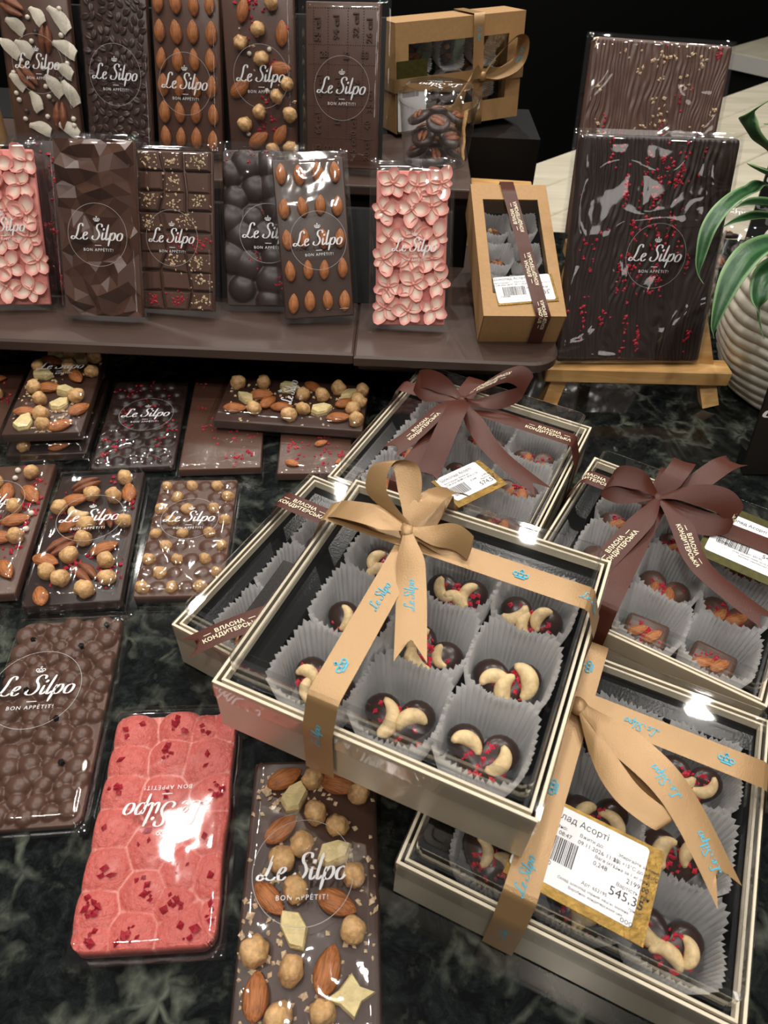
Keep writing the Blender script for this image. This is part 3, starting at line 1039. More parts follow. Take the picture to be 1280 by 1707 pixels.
# ================================================================== BARS STANDING ON THE LOWER SHELF
def shard_bar():
    rnd = random.Random(5); w, L, t = .0715, .150, .0075
    root = bar_root(lean_pose(-.270, .592, SHELF_Z, -1, 28.4, .5, t + .004), 'dark milk chocolate bar moulded in sharp crystal facets')
    pts = [Vector(p) for p in poisson(rnd, w, L, .0092, 3000, .003)]
    hs = [rnd.choice((t - .002, t - .001, t + .005, t + .008)) for _ in pts]
    for i in range(9): pts += [Vector((-w / 2, L * i / 8)), Vector((w / 2, L * i / 8))]; hs += [t, t]
    for i in range(1, 5): pts += [Vector((-w / 2 + w * i / 5, 0)), Vector((-w / 2 + w * i / 5, L))]; hs += [t, t]
    vo, eo, fo, *_r = geometry.delaunay_2d_cdt(pts, [], [], 0, 1e-6)
    m_ = MB()
    m_.add([(p.x, p.y, hs[i] if i < len(hs) else t) for i, p in enumerate(vo)], [tuple(q) for q in fo])
    slab(root, m_, M['shard'], name='facets')
    slab(root, plain_slab(w, L, t - .0022, .0008), M['shard'], True)
    finish(root, w, L, t + .007, .0008, 5, (.002, .47, .98), amp=.0006, my1=.006)


shard_bar()


def cracked_bar():
    rnd = random.Random(9); w, L, t = .0700, .139, .006
    root = bar_root(lean_pose(-.205, .6095, SHELF_Z, -5, 29.5, 2, t + .004), 'milk chocolate bar of cracked tiles with white crumbs and raspberry')
    slab(root, plain_slab(w, L, t - .0005, .0006), M['milk'], True)
    rows = 8; gx = [[-w / 2] + [(-w / 2 + w * k / 3 + rnd.uniform(-.004, .004)) for k in (1, 2)] + [w / 2] for _ in range(rows + 1)]
    gy = [L * j / rows for j in range(rows + 1)]
    cr, rs = [], []
    for j in range(rows):
        i = 0
        while i < 3:
            span = 2 if rnd.random() < .22 and i < 2 else 1
            wob = lambda: rnd.uniform(-.0018, .0018) if 0 < j < rows - 1 else 0
            q = [(gx[j][i], gy[j] + (wob() if j else 0)), (gx[j][i + span], gy[j] + (wob() if j else 0)), (gx[j + 1][i + span], gy[j + 1]), (gx[j + 1][i], gy[j + 1])]
            c = (sum(p[0] for p in q) / 4, sum(p[1] for p in q) / 4)
            def ins(s, d=0):
                return [(c[0] + (x - c[0]) * s, c[1] + (y - c[1]) * s) for x, y in q]
            m_ = MB()
            hz = .0036 + rnd.uniform(-.0005, .0005)
            m_.rings([[(x, y, t - .001) for x, y in ins(.93)], [(x, y, t + hz * .6) for x, y in ins(.90)], [(x, y, t + hz) for x, y in ins(.76)]], cap0=False)
            m_.build('chocolate_tile', M['milk'], root, smooth=False)
            k = rnd.random()
            tgt = cr if k < .42 else rs if k < .68 else None
            if tgt is not None:
                for _ in range(26):
                    tgt.append((c[0] + rnd.gauss(0, .0042), c[1] + rnd.gauss(0, .0035), t + hz))
            i += span
    bits('nut_crumbs', M['crumb'], cr, .0014, root, rnd)
    bits('raspberry_bits', M['rasp'], rs, .0014, root, rnd)
    finish(root, w, L, t + .0036, .002, 9, (-.002, .46, .9), amp=.0006)


cracked_bar()


def pebble_bar():
    rnd = random.Random(14); w, L, t = .072, .140, .006
    root = bar_root(lean_pose(-.1245, .6235, SHELF_Z, 3, 33, 0, t + .004), 'dark chocolate bar moulded in large smooth pebbles with raspberry')
    sites = [(x, y, rnd.uniform(.0115, .0155), .42) for x, y in poisson(rnd, w, L, .0165, 3000, .004)]
    h = dome_field(w, L, sites, t - .002)
    slab(root, height_slab(w, L, 64, 120, h, .004), M['dark'], True)
    bits('raspberry_bits', M['rasp'], clusters(rnd, w, L, 12, 9, .003, 0, h), .0014, root, rnd)
    finish(root, w, L, t + .0040, .001, 14, (.006, .47, .98), amp=.0008)


pebble_bar()


def almond_grid_bar(P, label, w, L, t, mat, cols, rows, seed, s, logo, y0=.012, **kw):
    rnd = random.Random(seed)
    root = bar_root(P, label)
    slab(root, plain_slab(w, L, t), M[mat], True)
    for j in range(rows):
        for i in range(cols):
            x = -w / 2 + w * (i + .5) / cols + rnd.uniform(-.0008, .0008); y = y0 + (L - 2 * y0) * j / (rows - 1) + rnd.uniform(-.001, .001)
            put_nut('a', x, y, t, 90 + rnd.uniform(-7, 7), root, rnd, s, .06)
    finish(root, w, L, t, .0072, seed, logo, amp=.0006, **kw)


almond_grid_bar(lean_pose(-.068, .6045, SHELF_Z, 6, 34.5, 2.8, .0125), 'milk chocolate bar with five rows of upright almonds on the lower shelf', .0655, .141, .0075, 'mid', 4, 5, 22, .82, (.004, .48, .95), .014)
almond_grid_bar(lean_pose(-.2184, .7833, TIER_Z, -8, 20, 1.0, .0125), 'milk chocolate bar with rows of upright almonds in the rear row', .0690, .1428, .0085, 'milk', 4, 6, 23, .90, (.0, .43, 1.0), .013, mx=.0014)

# --- flower bars
def petal_mesh():
    m_ = MB(); nx, ny = 8, 6; cs = []
    def fn(u, v):
        x = .0005 + .0132 * u
        half = .0047 * sin(pi * (u * .86 + .07)) ** .8
        y = (v - .5) * 2 * half
        rimd = min(1, max(abs(v - .5) * 2, (u - .5) * 2 if u > .5 else 0))
        z = .0010 + .0026 * rimd ** 2.2 + .0014 * u
        return (x, y, z)
    m_.grid(nx, ny, fn)
    m_.grid(nx, ny, lambda u, v: Vector(fn(u, v)) * 1.0 - Vector((0, 0, .0030)), flip=True)
    for v in (0, 1): m_.grid(nx, 1, lambda u, t: Vector(fn(u, v)) - Vector((0, 0, .003 * (1 - t))), flip=(v == 1))
    m_.grid(1, ny, lambda t, v: Vector(fn(1, v)) - Vector((0, 0, .003 * t)))
    for p in m_.v:
        d = sqrt(((p.x - .006) / .0068) ** 2 + (p.y / .0048) ** 2)
        cs.append(1 - sm(.25, .95, d))
    m_.c = cs
    return m_.mesh('petal', M['petal'], True)


PETAL = petal_mesh()
_c = MB(); _c.lathe([(.0001, .0042), (.0011, .0038), (.0015, .0028), (.0014, .0008)], 10); _c.c = [0.2] * len(_c.v)
CENTRE = _c.mesh('flower_centre', M['petal'], True)


def flower_bar(P, label, w, L, seed, logo):
    rnd = random.Random(seed); t = .0045
    root = bar_root(P, label)
    slab(root, plain_slab(w - .004, L - .004, t), M['pinkslab'], True)
    k = 0
    for j in range(6):
        for i in range(3):
            x = -w / 2 + .013 + (w - .026) * i / 2 + rnd.uniform(-.003, .003) + (.003 if j % 2 else -.003)
            y = .015 + (L - .030) * j / 5 + rnd.uniform(-.003, .003)
            x = max(-w / 2 + .008, min(w / 2 - .008, x))
            fl = empty('flower', TRS(x, y, t - .0005 + .0012 * ((i + j) % 3), rnd.uniform(0, 6.28)), root)
            mesh_obj('flower_centre', CENTRE, fl)
            n = rnd.choice((4, 5, 5)); a0 = rnd.uniform(0, 6)
            for p in range(n):
                s = rnd.uniform(.78, 1.0)
                a = a0 + 2 * pi * p / n
                wa = Vector((x, y, 0)) + Matrix.Rotation(fl.rotation_euler.z, 3, 'Z') @ Vector((.016 * s * cos(a), .016 * s * sin(a), 0))
                if abs(wa.x) > w / 2 or wa.y < .0 or wa.y > L: s *= .70
                mesh_obj('petal', PETAL, fl, TRS(0, 0, .0006 * (p % 2), a, 0, rnd.uniform(-.10, .02), (s * 1.28, s * 1.45, s)))
    finish(root, w, L, t + .0065, .001, seed, logo, ring=False, amp=.0005, my1=.007)


flower_bar(lean_pose(.017, .598, SHELF_Z, -1, 33, 2.2, .0115), 'pale pink chocolate bar of moulded flowers beside the kraft box', .0695, .1405, 33, (.003, .49, .85))
flower_bar(lean_pose(-.362, .605, SHELF_Z, 6, 31, 0, .0115), 'pale pink chocolate bar of moulded flowers beside the faceted bar', .074, .1406, 34, (.003, .49, .85))

plain_nut_bar(lean_pose(-.322, .6375, SHELF_Z, 4, 31, 0, .0085), 'dark chocolate bar with raspberry squeezed behind the faceted bar', 'dark', .070, .135, .0085, "q 20 120, q 24 90, q 22 100, q 26 70, q 20 60", 88, rasp=12, clear=.004, logo=None)

# ================================================================== BARS IN THE REAR ROW
U4 = "a -14 126 74, h 14 132, h -0 111, a 23 108 88, h -18 100, h 2 87, a 20 79 1, h 27 66, a -21 61 35, h 16 55, h -2 41, h 29 39, h -17 30, a -5 16 32, a 18 21 56, h 29 9, h 10 7, o 10 95, o -10 91, o -15 21, o 6 60"
plain_nut_bar(lean_pose(-.1402, .7842, TIER_Z, -1.7, 16.6, 1, .009), 'milk chocolate bar with hazelnuts, almonds and raspberry in the rear row', 'milk', .0700, .143, .009, U4, 44, rasp=16, crumbs=5, logo=(.002, .50, 1.0), amp=.0006, mx=.0014)
U1 = "c -20 120 -25, c 10 93 82, c -14 61 -49, c 16 27 88, k -20 104 -36, k 3 113 -48, k 25 111 -48, k -30 85 -37, k -14 85 -37, k 28 86 -25, k -25 56 -43, k 25 67 -26, k -9 39 -62, k 12 54 -49, k 28 48 -61, k -7 14 -16, k 22 15 -26, o -6 112, o 27 120, o -5 92, o 26 98, o -18 75, o 32 74, o -28 64, o 3 69, o 4 53, o 6 44, o 27 48, o -28 46, o -26 40, o -22 23, o 2 26, o 32 25, o 33 19, q -10 70, q 0 100, q 20 60, q -20 30, q 10 40"
plain_nut_bar(lean_pose(-.3675, .7932, TIER_Z, -3, 21, .5, .009), 'milk chocolate bar with coconut chips, pecans and white pearls', 'milk', .0705, .143, .009, U1, 45, logo=(.002, .50, .95), amp=.0006, mx=.0014)


def bean_mesh():
    m_ = MB(); rings = []
    for i in range(9):
        s = i / 8; rad = max(.05, sin(pi * s) ** .6)
        ring = []
        for j in range(10):
            a = 2 * pi * j / 10
            g = .45 if j in (2, 3) else 1.1
            ring.append(((s - .5) * .0094, rad * .0031 * cos(a), rad * .0025 * sin(a) * g))
        rings.append(ring)
    m_.rings(rings)
    return m_.mesh('coffee_bean', M['mid'], True)


def coffee_bar():
    rnd = random.Random(52); w, L, t = .0685, .1427, .0075
    root = bar_root(lean_pose(-.2912, .787, TIER_Z, -8, 22, 1.0, t + .002), 'milk chocolate bar moulded with coffee beans in the rear row')
    slab(root, plain_slab(w, L, t), M['mid'], True)
    me = bean_mesh()
    for x, y in poisson(rnd, w, L, .0064, 8000, .0038):
        mesh_obj('coffee_bean', me, root, TRS(x, y, t + .0004, rnd.uniform(0, pi), rnd.uniform(-.3, .3), rnd.uniform(-.2, .2)))
    finish(root, w, L, t + .0025, .001, 52, (.0, .47, 1.0), amp=.0006, mx=.0014)


coffee_bar()


def calorie_bar():
    rnd = random.Random(57); w, L, t = .0715, .140, .0085
    root = bar_root(lean_pose(-.058, .7617, TIER_Z, -7, 17, 2, t), 'milk chocolate bar embossed with calorie counts between dotted lines')
    sl = slab(root, plain_slab(w, L, t), M['milk'], True)
    m_ = MB()
    cells = [(-.024, .118, 90, '55 cal'), (-.006, .120, 90, '94 cal'), (.013, .122, 90, '32 cal'), (.026, .118, 90, '26 cal'),
             (-.018, .098, 0, '28'), (.004, .097, 90, '15'), (.022, .098, 0, '83'), (-.022, .072, 90, '42 cal'), (-.004, .070, 90, '25 cal'), (.015, .074, 90, '76'), (.028, .060, 90, '35 cal'),
             (-.024, .040, 90, '64 cal'), (-.004, .042, 90, '19'), (.012, .036, 90, '30 cal'), (.026, .040, 90, '40'), (-.018, .018, 180, '100 cal'), (.012, .020, 90, '45 cal'), (.026, .018, 90, '20 cal')]
    for x, y, a, s in cells:
        v, f = text_verts(s, .0078, 1.05, bold=.0002)
        m_.add([p + Vector((0, 0, .0003)) for p in v], f, TRS(x, y, t, radians(a)))
        n = len(v); base = len(m_.v) - n
    lo = m_.build('embossed_lettering', M['milk'], sl)
    md = lo.modifiers.new('depth', 'SOLIDIFY'); md.thickness = .0022; md.offset = 0
    d_ = MB()
    def dots(x0, y0, x1, y1):
        n = int(sqrt((x1 - x0) ** 2 + (y1 - y0) ** 2) / .0022)
        for i in range(n + 1):
            x, y = x0 + (x1 - x0) * i / max(1, n), y0 + (y1 - y0) * i / max(1, n)
            d_.add([(.0007, 0, 0), (0, .0007, 0), (-.0007, 0, 0), (0, -.0007, 0), (0, 0, .0009)], [(0, 1, 4), (1, 2, 4), (2, 3, 4), (3, 0, 4)], Matrix.Translation((x, y, t)))
    for y in (.106, .090, .027, .008, .135, .055): dots(-w / 2 + .003, y, w / 2 - .003, y)
    for x in (-.028, -.014, .005, .020): dots(x, .027, x, .135)
    tag(d_.build('dotted_lines', M['milk'], sl), kind='stuff')
    finish(root, w, L, t, .002, 57, (.0, .50, 1.0), amp=.0004, mx=.009, my1=.006)


calorie_bar()

# ================================================================== LARGE SLABS ON EASELS
def grain_slab(P, label, w, L, mat, seed, rasp, crumb, logo):
    rnd = random.Random(seed); t = .008
    root = bar_root(P, label, name='chocolate_slab')
    def h(x, y):
        q = Vector((x * 22 + seed, y * 9, seed))
        a = x * 1350 + 22 * noise.noise(q) + 8 * noise.noise(q * 2.3) + 2.5 * noise.noise(q * 6)
        kn = 0
        for kx, ky in ((.018, .55), (-.028, .25), (.034, .18)):
            d = sqrt((x - kx) ** 2 + ((y - ky * L) * .45) ** 2)
            a += 9 * math.exp(-(d / .010) ** 2) * (1 if x > kx else -1)
        e = min(w / 2 - abs(x), y, L - y)
        return t + (.0008 * sin(a) * (.6 + .8 * noise.noise(q * 3)) + .0008 * noise.noise(Vector((x * 160, y * 50, seed)))) * sm(0, .006, e) - .002 * (1 - sm(0, .003, e))
    slab(root, height_slab(w, L, 190, 170, h, .005), M[mat], True)
    sp = []
    for _ in range(rasp):
        cx, cy = rnd.gauss(-.008, w * .26), rnd.uniform(.006, L - .004)
        ln = rnd.randint(1, 14)
        for k in range(ln):
            x, y = cx + rnd.gauss(0, .0016), cy + rnd.gauss(0, .008)
            if abs(x) < w / 2 - .004 and .003 < y < L - .003: sp.append((x, y, h(x, y)))
    bits('raspberry_bits', M['rasp'], sp, .0019, root, rnd)
    if crumb:
        sp = clusters(rnd, w, L, crumb, 5, .003, 0, h)
        bits('nut_crumbs', M['crumb'], sp, .0022, root, rnd)
    finish(root, w, L, t + .0006, .0016, seed, logo, amp=.0026, mx=.005, my0=.002, my1=.005, nx=40, ny=60, fq=.45)
    return root


EZ = .043
grain_slab(lean_pose(.2352, .6088, EZ - .004, 5.4, 22, -1.2, .010), 'tall dark chocolate slab with raspberry streaks standing on the wooden easel', .1455, .1995, 'dark', 2, 64, 0, (.010, .50, 1.05))
grain_slab(lean_pose(.2637, .7854, .090 - .004, .9, 25, -1.6, .010), 'brown chocolate slab with grain pattern and pale crumbs behind the dark slab', .146, .193, 'milk', 3, 14, 62, (.0, .30, 1.0))


def beam(mb, a, b, wx, wy):
    a, b = Vector(a), Vector(b); d = (b - a).normalized()
    s = d.cross(Vector((0, 1, 0))).normalized(); u = s.cross(d).normalized()
    vs_ = [p + s * (i * wx / 2) + u * (j * wy / 2) for p in (a, b) for i, j in ((-1, -1), (1, -1), (1, 1), (-1, 1))]
    mb.add(vs_, [(3, 2, 1, 0), (4, 5, 6, 7), (0, 1, 5, 4), (1, 2, 6, 5), (2, 3, 7, 6), (3, 0, 4, 7)])


def easel(label, ox, oy, z, yaw, lean, w, h):
    root = empty('wooden_easel', TRS(ox, oy, 0, radians(yaw)))
    tag(root, label, 'easel')
    k = math.tan(radians(lean))
    v, f = bevel_box(w, .024, .016, .0012, 1)
    mb = MB(); mb.add(v, f, Matrix.Translation((0, .002, z - .0170))); mb.build('ledge', M['wood'], root)
    for s in (-1, 1):
        mb = MB(); beam(mb, (s * w * .45, -.008 if z < .06 else .014 - z * k * .25, .0008), (s * .016, .012 + (h - z) * k + .012, h), .016, .012)
        mb.build('leg', M['wood'], root)
    mb = MB(); beam(mb, (0, .155, .001), (0, .018 + (h - z) * k + .018, h - .01), .014, .010); mb.build('rear_leg', M['wood'], root)
    mb = MB(); beam(mb, (-.03, .012 + (h - z) * k + .004, h - .02), (.03, .012 + (h - z) * k + .004, h - .02), .014, .010); mb.build('crossbar', M['wood'], root)


easel('small pine easel holding the dark raspberry slab', .2470, .6135, EZ, 1.8, 23, .186, .20)
easel('small pine easel holding the brown grain slab behind', .2680, .7850, .090, 1.0, 26, .150, .25)

# ================================================================== BOXES OF FILLED CHOCOLATES
BW, BT, BL_ = .17, .044, .0620


def tray_meshes():
    m_ = MB(); t = .0014; h = BW / 2
    def ring(s, z): return [(-s, -s, z), (s, -s, z), (s, s, z), (-s, s, z)]
    m_.rings([ring(h - .0015, .0), ring(h, .0012), ring(h, BT - .0006), ring(h - .0003, BT), ring(h - t, BT), ring(h - t, .003)], True, True)
    tray = m_.mesh('tray', M['tray'])
    m_ = MB()
    m_.rings([ring(h + .0002, BT - .0005), ring(h + .0002, BT + .0003), ring(h - t, BT + .0003)], False, False)
    m_.rings([ring(h - .0032, BT - .0035), ring(h - .0032, BT - .0003), ring(h - .0046, BT - .0003), ring(h - .0046, BT - .006)], False, False)
    rim = m_.mesh('tray_rim', M['rim'])
    # black insert: flange near the rim, well for the cups
    m_ = MB(); fl = BT - .007; a = h - .0042
    cx, cy, hw = .0055, -.0075, .0720
    def ring2(s, z): return [(cx - s, cy - s, z), (cx + s, cy - s, z), (cx + s, cy + s, z), (cx - s, cy + s, z)]
    m_.rings([ring(a, fl - .004), ring(a, fl), ring2(hw, fl), ring2(hw - .0005, .0045)], False, True)
    ins = m_.mesh('insert', M['insert'])
    return tray, rim, ins


def lid_mesh():
    m_ = MB()
    def rr(s, z, r): return [(x, y, z) for x, y in rrect(2 * s, 2 * s, r, 4)]
    h = BW / 2
    prof = [(h + .0012, BT - .013, .0025), (h + .0012, BT - .001, .0025), (h + .0008, BT + .0006, .0025), (h - .0058, BT + .0010, .004), (h - .0066, BT + .0022, .004),
            (h - .0066, BL_ - .0022, .004), (h - .0072, BL_ - .0007, .004), (h - .0088, BL_, .004), (h - .0120, BL_, .003), (h - .0128, BL_ - .0006, .003)]
    m_.rings([rr(*p) for p in prof], False, True)
    e_ = MB()
    for i, j, d in ((5, 7, .0003), (3, 4, .0003), (0, 0, 0)):
        if i == j:
            a0, b0 = prof[0], (prof[0][0] + .0002, prof[0][1] + .0008, prof[0][2])
        else:
            a0, b0 = prof[i], prof[j]
        e_.rings([rr(a0[0] + d, a0[1] + d, a0[2]), rr(b0[0] + d, b0[1] + d, b0[2])], False, False)
    return m_.mesh('lid', M['lid'], False), e_.mesh('lid_edge', M['lidedge'], False)


TRAY, RIM, INSERT = tray_meshes()
LID, LIDEDGE = lid_mesh()


def cup_mesh(seed):
    """pleated paper case pressed into a square well; walls rise above the chocolate"""
    m_ = MB(); n = 104; rings = []
    for k in range(7):
        s = k / 6
        ring = []
        for i in range(n):
            a = 2 * pi * i / n
            c, s_ = abs(cos(a)), abs(sin(a))
            sq = (c ** 6 + s_ ** 6) ** (-1 / 6)
            r = .0185 + s ** .75 * (.0229 * sq ** .8 - .0185)
            r += (.0010 * s + .0003) * (1 if i % 2 else -1) + .0010 * s * noise.noise(Vector((cos(a) * 2, sin(a) * 2, seed)))
            topz = .0370 + .0075 * (sq - 1) / .41 + .0040 * noise.noise(Vector((cos(a) * 1.6, sin(a) * 1.6, seed + 9)))
            zig = (.0010 if i % 4 < 2 else -.0008) if k == 6 else 0
            ring.append((r * cos(a), r * sin(a), s * (topz + zig)))
        rings.append(ring)
    m_.rings(rings, True, False)
    return m_.mesh('paper_cup', M['paper'])


CUPS = [cup_mesh(i) for i in range(4)]


def heart_mesh(mat, seed):
    m_ = MB(); n = 40; base = []
    for i in range(n):
        a = 2 * pi * i / n
        x = 16 * sin(a) ** 3; y = 13 * cos(a) - 5 * cos(2 * a) - 2 * cos(3 * a) - cos(4 * a)
        base.append((x / 16 * .0195, (y + 2.5) / 16 * .0180))
    rings = []
    for s, z in ((.86, 0), (.97, .0022), (1.0, .005), (.97, .0085), (.88, .0112), (.72, .0130), (.45, .0140), (.15, .0142)):
        rings.append([(x * s, y * s, z) for x, y in base])
    m_.rings(rings)
    return m_.mesh('heart_chocolate', mat, True)


HEART = dict(dark=heart_mesh(M['ganache'], 1), milk=heart_mesh(M['milk'], 2))


def block_mesh(mat):
    m_ = MB(); v, f = bevel_box(.034, .032, .016, .0035, 2); m_.add(v, f)
    return m_.mesh('square_chocolate', mat, True)


BLOCK = block_mesh(M['milk'])

PLACE = {(0, 0): 'under the ribbon crossing', (1, 0): 'just beside the ribbon crossing', (2, 0): 'where the cross band ends',
         (0, 1): 'midway along the long band', (1, 1): 'in the middle', (2, 1): 'between side wall and middle',
         (0, 2): 'where the long band ends', (1, 2): 'between band end and corner', (2, 2): 'in the ribbon-free corner'}


def fill_box(Mx, short, kind, topping, seed, cells=None):
    rnd = random.Random(seed)
    for r in range(3):
        for c in range(3):
            if cells and (c, r) not in cells: continue
            x, y = .0055 + (c - 1) * .0456, -.0080 + (1 - r) * .0456
            x += rnd.uniform(-.0003, .0003); y += rnd.uniform(-.0003, .0003)
            cup = mesh_obj('paper_cup', rnd.choice(CUPS), None, Mx @ TRS(x, y, .0050, rnd.choice((0, pi / 2, pi, -pi / 2))))
            tag(cup, f'paper cup {PLACE[(c, r)]}, {short}', 'paper cup', 'pleated cups, ' + short)
            sq = (kind == 'mixed' and r == 2)
            me = BLOCK if sq else HEART['milk' if kind == 'mixed' else kind]
            turn, tip = rnd.uniform(-.35, .35), radians(rnd.uniform(18, 26))
            if sq: Mh = Mx @ TRS(x, y + .001, .0125, turn * .2, tip * .8, 0, .86)
            else: Mh = Mx @ TRS(x, y - .0005, .0150, turn, tip, rnd.uniform(-.05, .05), .98)
            ho = mesh_obj('square_chocolate' if sq else 'heart_chocolate', me, None, Mh)
            what = ('square almond chocolate' if sq else 'milk almond heart' if kind in ('mixed', 'milk') else 'dark cashew heart')
            tag(ho, f'{what} {PLACE[(c, r)]}, {short}', 'chocolate', 'filled chocolates, ' + short)
            z = .0128 if not sq else .0150
            if topping == 'cashew':
                for k, (dx, dy) in enumerate(((-.0075, .003), (.007, .003), (.0, -.0035))):
                    if k == 2 and rnd.random() < .3: continue
                    put_nut('w', dx + rnd.uniform(-.0015, .0015), dy + rnd.uniform(-.0015, .0015), z - .0004, rnd.uniform(0, 360), ho, rnd, rnd.uniform(.85, 1.12), .45)
            else:
                for dx in (-.006, .006):
                    put_nut('a', dx, rnd.uniform(-.003, .003), z - .0008, 70 + rnd.uniform(-30, 40), ho, rnd, .78, .3)
            bits('raspberry_bits', M['rasp'], [(max(-.013, min(.013, rnd.gauss(0, .006))), max(-.008, min(.009, rnd.gauss(.001, .005))), z + .0002 + rnd.uniform(0, .0008)) for _ in range(46)], .0019, ho, rnd)


class Strip:
    """ribbon along a smooth path; each control point is (position, width direction)"""
    def __init__(self, ctrl, w, n=8, sharp=False):
        P = [Vector(c[0]) for c in ctrl]; D = [Vector(c[1]).normalized() for c in ctrl]
        if sharp:
            self.p, self.d = [], []
            for i in range(len(P) - 1):
                for k in range(n):
                    self.p.append(P[i].lerp(P[i + 1], k / n)); self.d.append(D[i].lerp(D[i + 1], k / n).normalized())
            self.p.append(P[-1]); self.d.append(D[-1])
        else:
            self.p = catmull(P, n); self.d = [q.normalized() for q in catmull(D, n)]
        self.w = w
        self.s = [0]
        for i in range(1, len(self.p)): self.s.append(self.s[-1] + (self.p[i] - self.p[i - 1]).length)
        self.nr = []
        for i in range(len(self.p)):
            tn = self.p[min(i + 1, len(self.p) - 1)] - self.p[max(i - 1, 0)]
            self.nr.append(tn.normalized().cross(self.d[i]).normalized())

    def at(self, s, t, off=0.0):
        s = max(0, min(self.s[-1] - 1e-7, s)); i = 0
        while i < len(self.s) - 2 and self.s[i + 1] < s: i += 1
        k = (s - self.s[i]) / max(1e-9, self.s[i + 1] - self.s[i])
        return self.p[i].lerp(self.p[i + 1], k) + self.d[i].lerp(self.d[i + 1], k) * t + self.nr[i] * off

    def build(self, name, mat, parent, fork=0, taper0=1.0, taper1=1.0, camber=.0006):
        mb = MB(); nc = 6; n = len(self.p); tot = self.s[-1]
        for i in range(n):
            u = self.s[i] / tot
            k = (taper0 + (1 - taper0) * sm(0, .30, u)) * (taper1 + (1 - taper1) * sm(0, .30, 1 - u))
            for j in range(nc + 1):
                t = (j / nc - .5)
                p = self.p[i] + self.d[i] * (t * self.w * k) + self.nr[i] * (camber * (1 - 4 * t * t))
                if fork and i >= n - 4:
                    tn = (self.p[-1] - self.p[-2]).normalized()
                    p = p - tn * fork * (1 - 2 * abs(t)) * (i - (n - 5)) / 4
                mb.v.append(p)
        for i in range(n - 1):
            for j in range(nc):
                a = i * (nc + 1) + j; mb.f.append((a, a + 1, a + nc + 2, a + nc + 1))
        return mb.build(name, mat, parent, smooth=True)

    def letter(self, vf, s0, mat, parent, scale=1.0, flip=1, off=.0008, turn=0):
        """flat print laid on the ribbon, its baseline along the ribbon"""
        mb = MB(); out = []
        for p in vf[0]:
            x, y = p.x * scale, p.y * scale
            if turn: x, y = -y, x
            out.append(self.at(s0 + flip * x, flip * y, off))
        mb.add(out, vf[1])
        return mb.build('printed_lettering', mat, parent)


BRAND2 = None


def brown_print():
    global BRAND2
    if BRAND2 is None:
        V, F = [], []
        for body, y, sz in (('—  ВЛАСНА  —', .0023, .0046), ('КОНДИТЕРСЬКА', -.0024, .0046)):
            v, f = text_verts(body, sz, 1.05, bold=.00012)
            n = len(V); V += [Vector((p.x, p.y + y, 0)) for p in v]; F += [tuple(i + n for i in q) for q in f]
        BRAND2 = (V, F)
    return BRAND2


SCR = (SCRIPT[0], SCRIPT[1])
KX, KY = -.024, .034          # where the two bands cross


def bands(root, mat, w, prints, zo=.0009):
    """two bands round the box crossing at (KX, KY)"""
    e = BW / 2 - .0066 + .0010; z = BL_ + zo; o = BW / 2 + .0022
    rb = []
    fr = Strip([((KX, KY, z), (1, 0, 0)), ((KX, -e + .002, z), (1, 0, 0)), ((KX, -e - .0008, z - .0015), (1, 0, 0)), ((KX, -o, BT - .002), (1, 0, 0)), ((KX, -o, .001), (1, 0, 0))], w, 6, True)
    bk = Strip([((KX, KY, z), (-1, 0, 0)), ((KX, e - .002, z), (-1, 0, 0)), ((KX, e + .0008, z - .0015), (-1, 0, 0)), ((KX, o, BT - .002), (-1, 0, 0)), ((KX, o, .001), (-1, 0, 0))], w, 6, True)
    rt = Strip([((KX, KY, z + .0005), (0, 1, 0)), ((e - .002, KY, z + .0005), (0, 1, 0)), ((e + .0008, KY, z - .0012), (0, 1, 0)), ((o, KY, BT - .002), (0, 1, 0)), ((o, KY, .001), (0, 1, 0))], w, 6, True)
    lf = Strip([((KX, KY, z + .0005), (0, -1, 0)), ((-e + .002, KY, z + .0005), (0, -1, 0)), ((-e - .0008, KY, z - .0012), (0, -1, 0)), ((-o, KY, BT - .002), (0, -1, 0)), ((-o, KY, .001), (0, -1, 0))], w, 6, True)
    out = {}
    for nm, st in (('front', fr), ('back', bk), ('right', rt), ('left', lf)):
        out[nm] = (st, st.build('ribbon_band', mat, root, camber=.0002))
    for nm, s0, vf, sc, flip, pm in prints:
        out[nm][0].letter(vf, s0, pm, out[nm][1], sc, flip, .0006)
    return out


def knot(root, mat, x, y, z, s=1.0, rz=0):
    mb = MB(); n = 14; rings = []
    for i in range(9):
        a = pi * i / 8
        rr = max(.0003, sin(a)) * .0058 * s
        rings.append([(.0058 * s * -cos(a) * .9, rr * cos(2 * pi * j / n) * (1 + .12 * sin(3 * 2 * pi * j / n)), rr * .75 * sin(2 * pi * j / n)) for j in range(n)])
    mb.rings(rings)
    return mb.build('knot', mat, root, TRS(x, y, z, rz), True)


def gift_box(label, Mx):
    root = empty('chocolate_gift_box', Mx)
    tag(root, label, 'gift box')
    tr = mesh_obj('tray', TRAY, root); mesh_obj('tray_rim', RIM, tr)
    mesh_obj('insert', INSERT, root)
    ld = mesh_obj('lid', LID, root); mesh_obj('lid_edge', LIDEDGE, ld)
    return root


BOX = dict(A=(.027081, .240213, -22.167, BL_ + .0037), B=(.12538, .177299, -23.145, .0006), C=(-.0212, .3115, -27.064, .0006), D=(.067083, .464912, -25.72, .0006), E=(.20736, .347594, -29.849, .0006))
MX = {k: TRS(x, y, z, radians(a)) for k, (x, y, a, z) in BOX.items()}


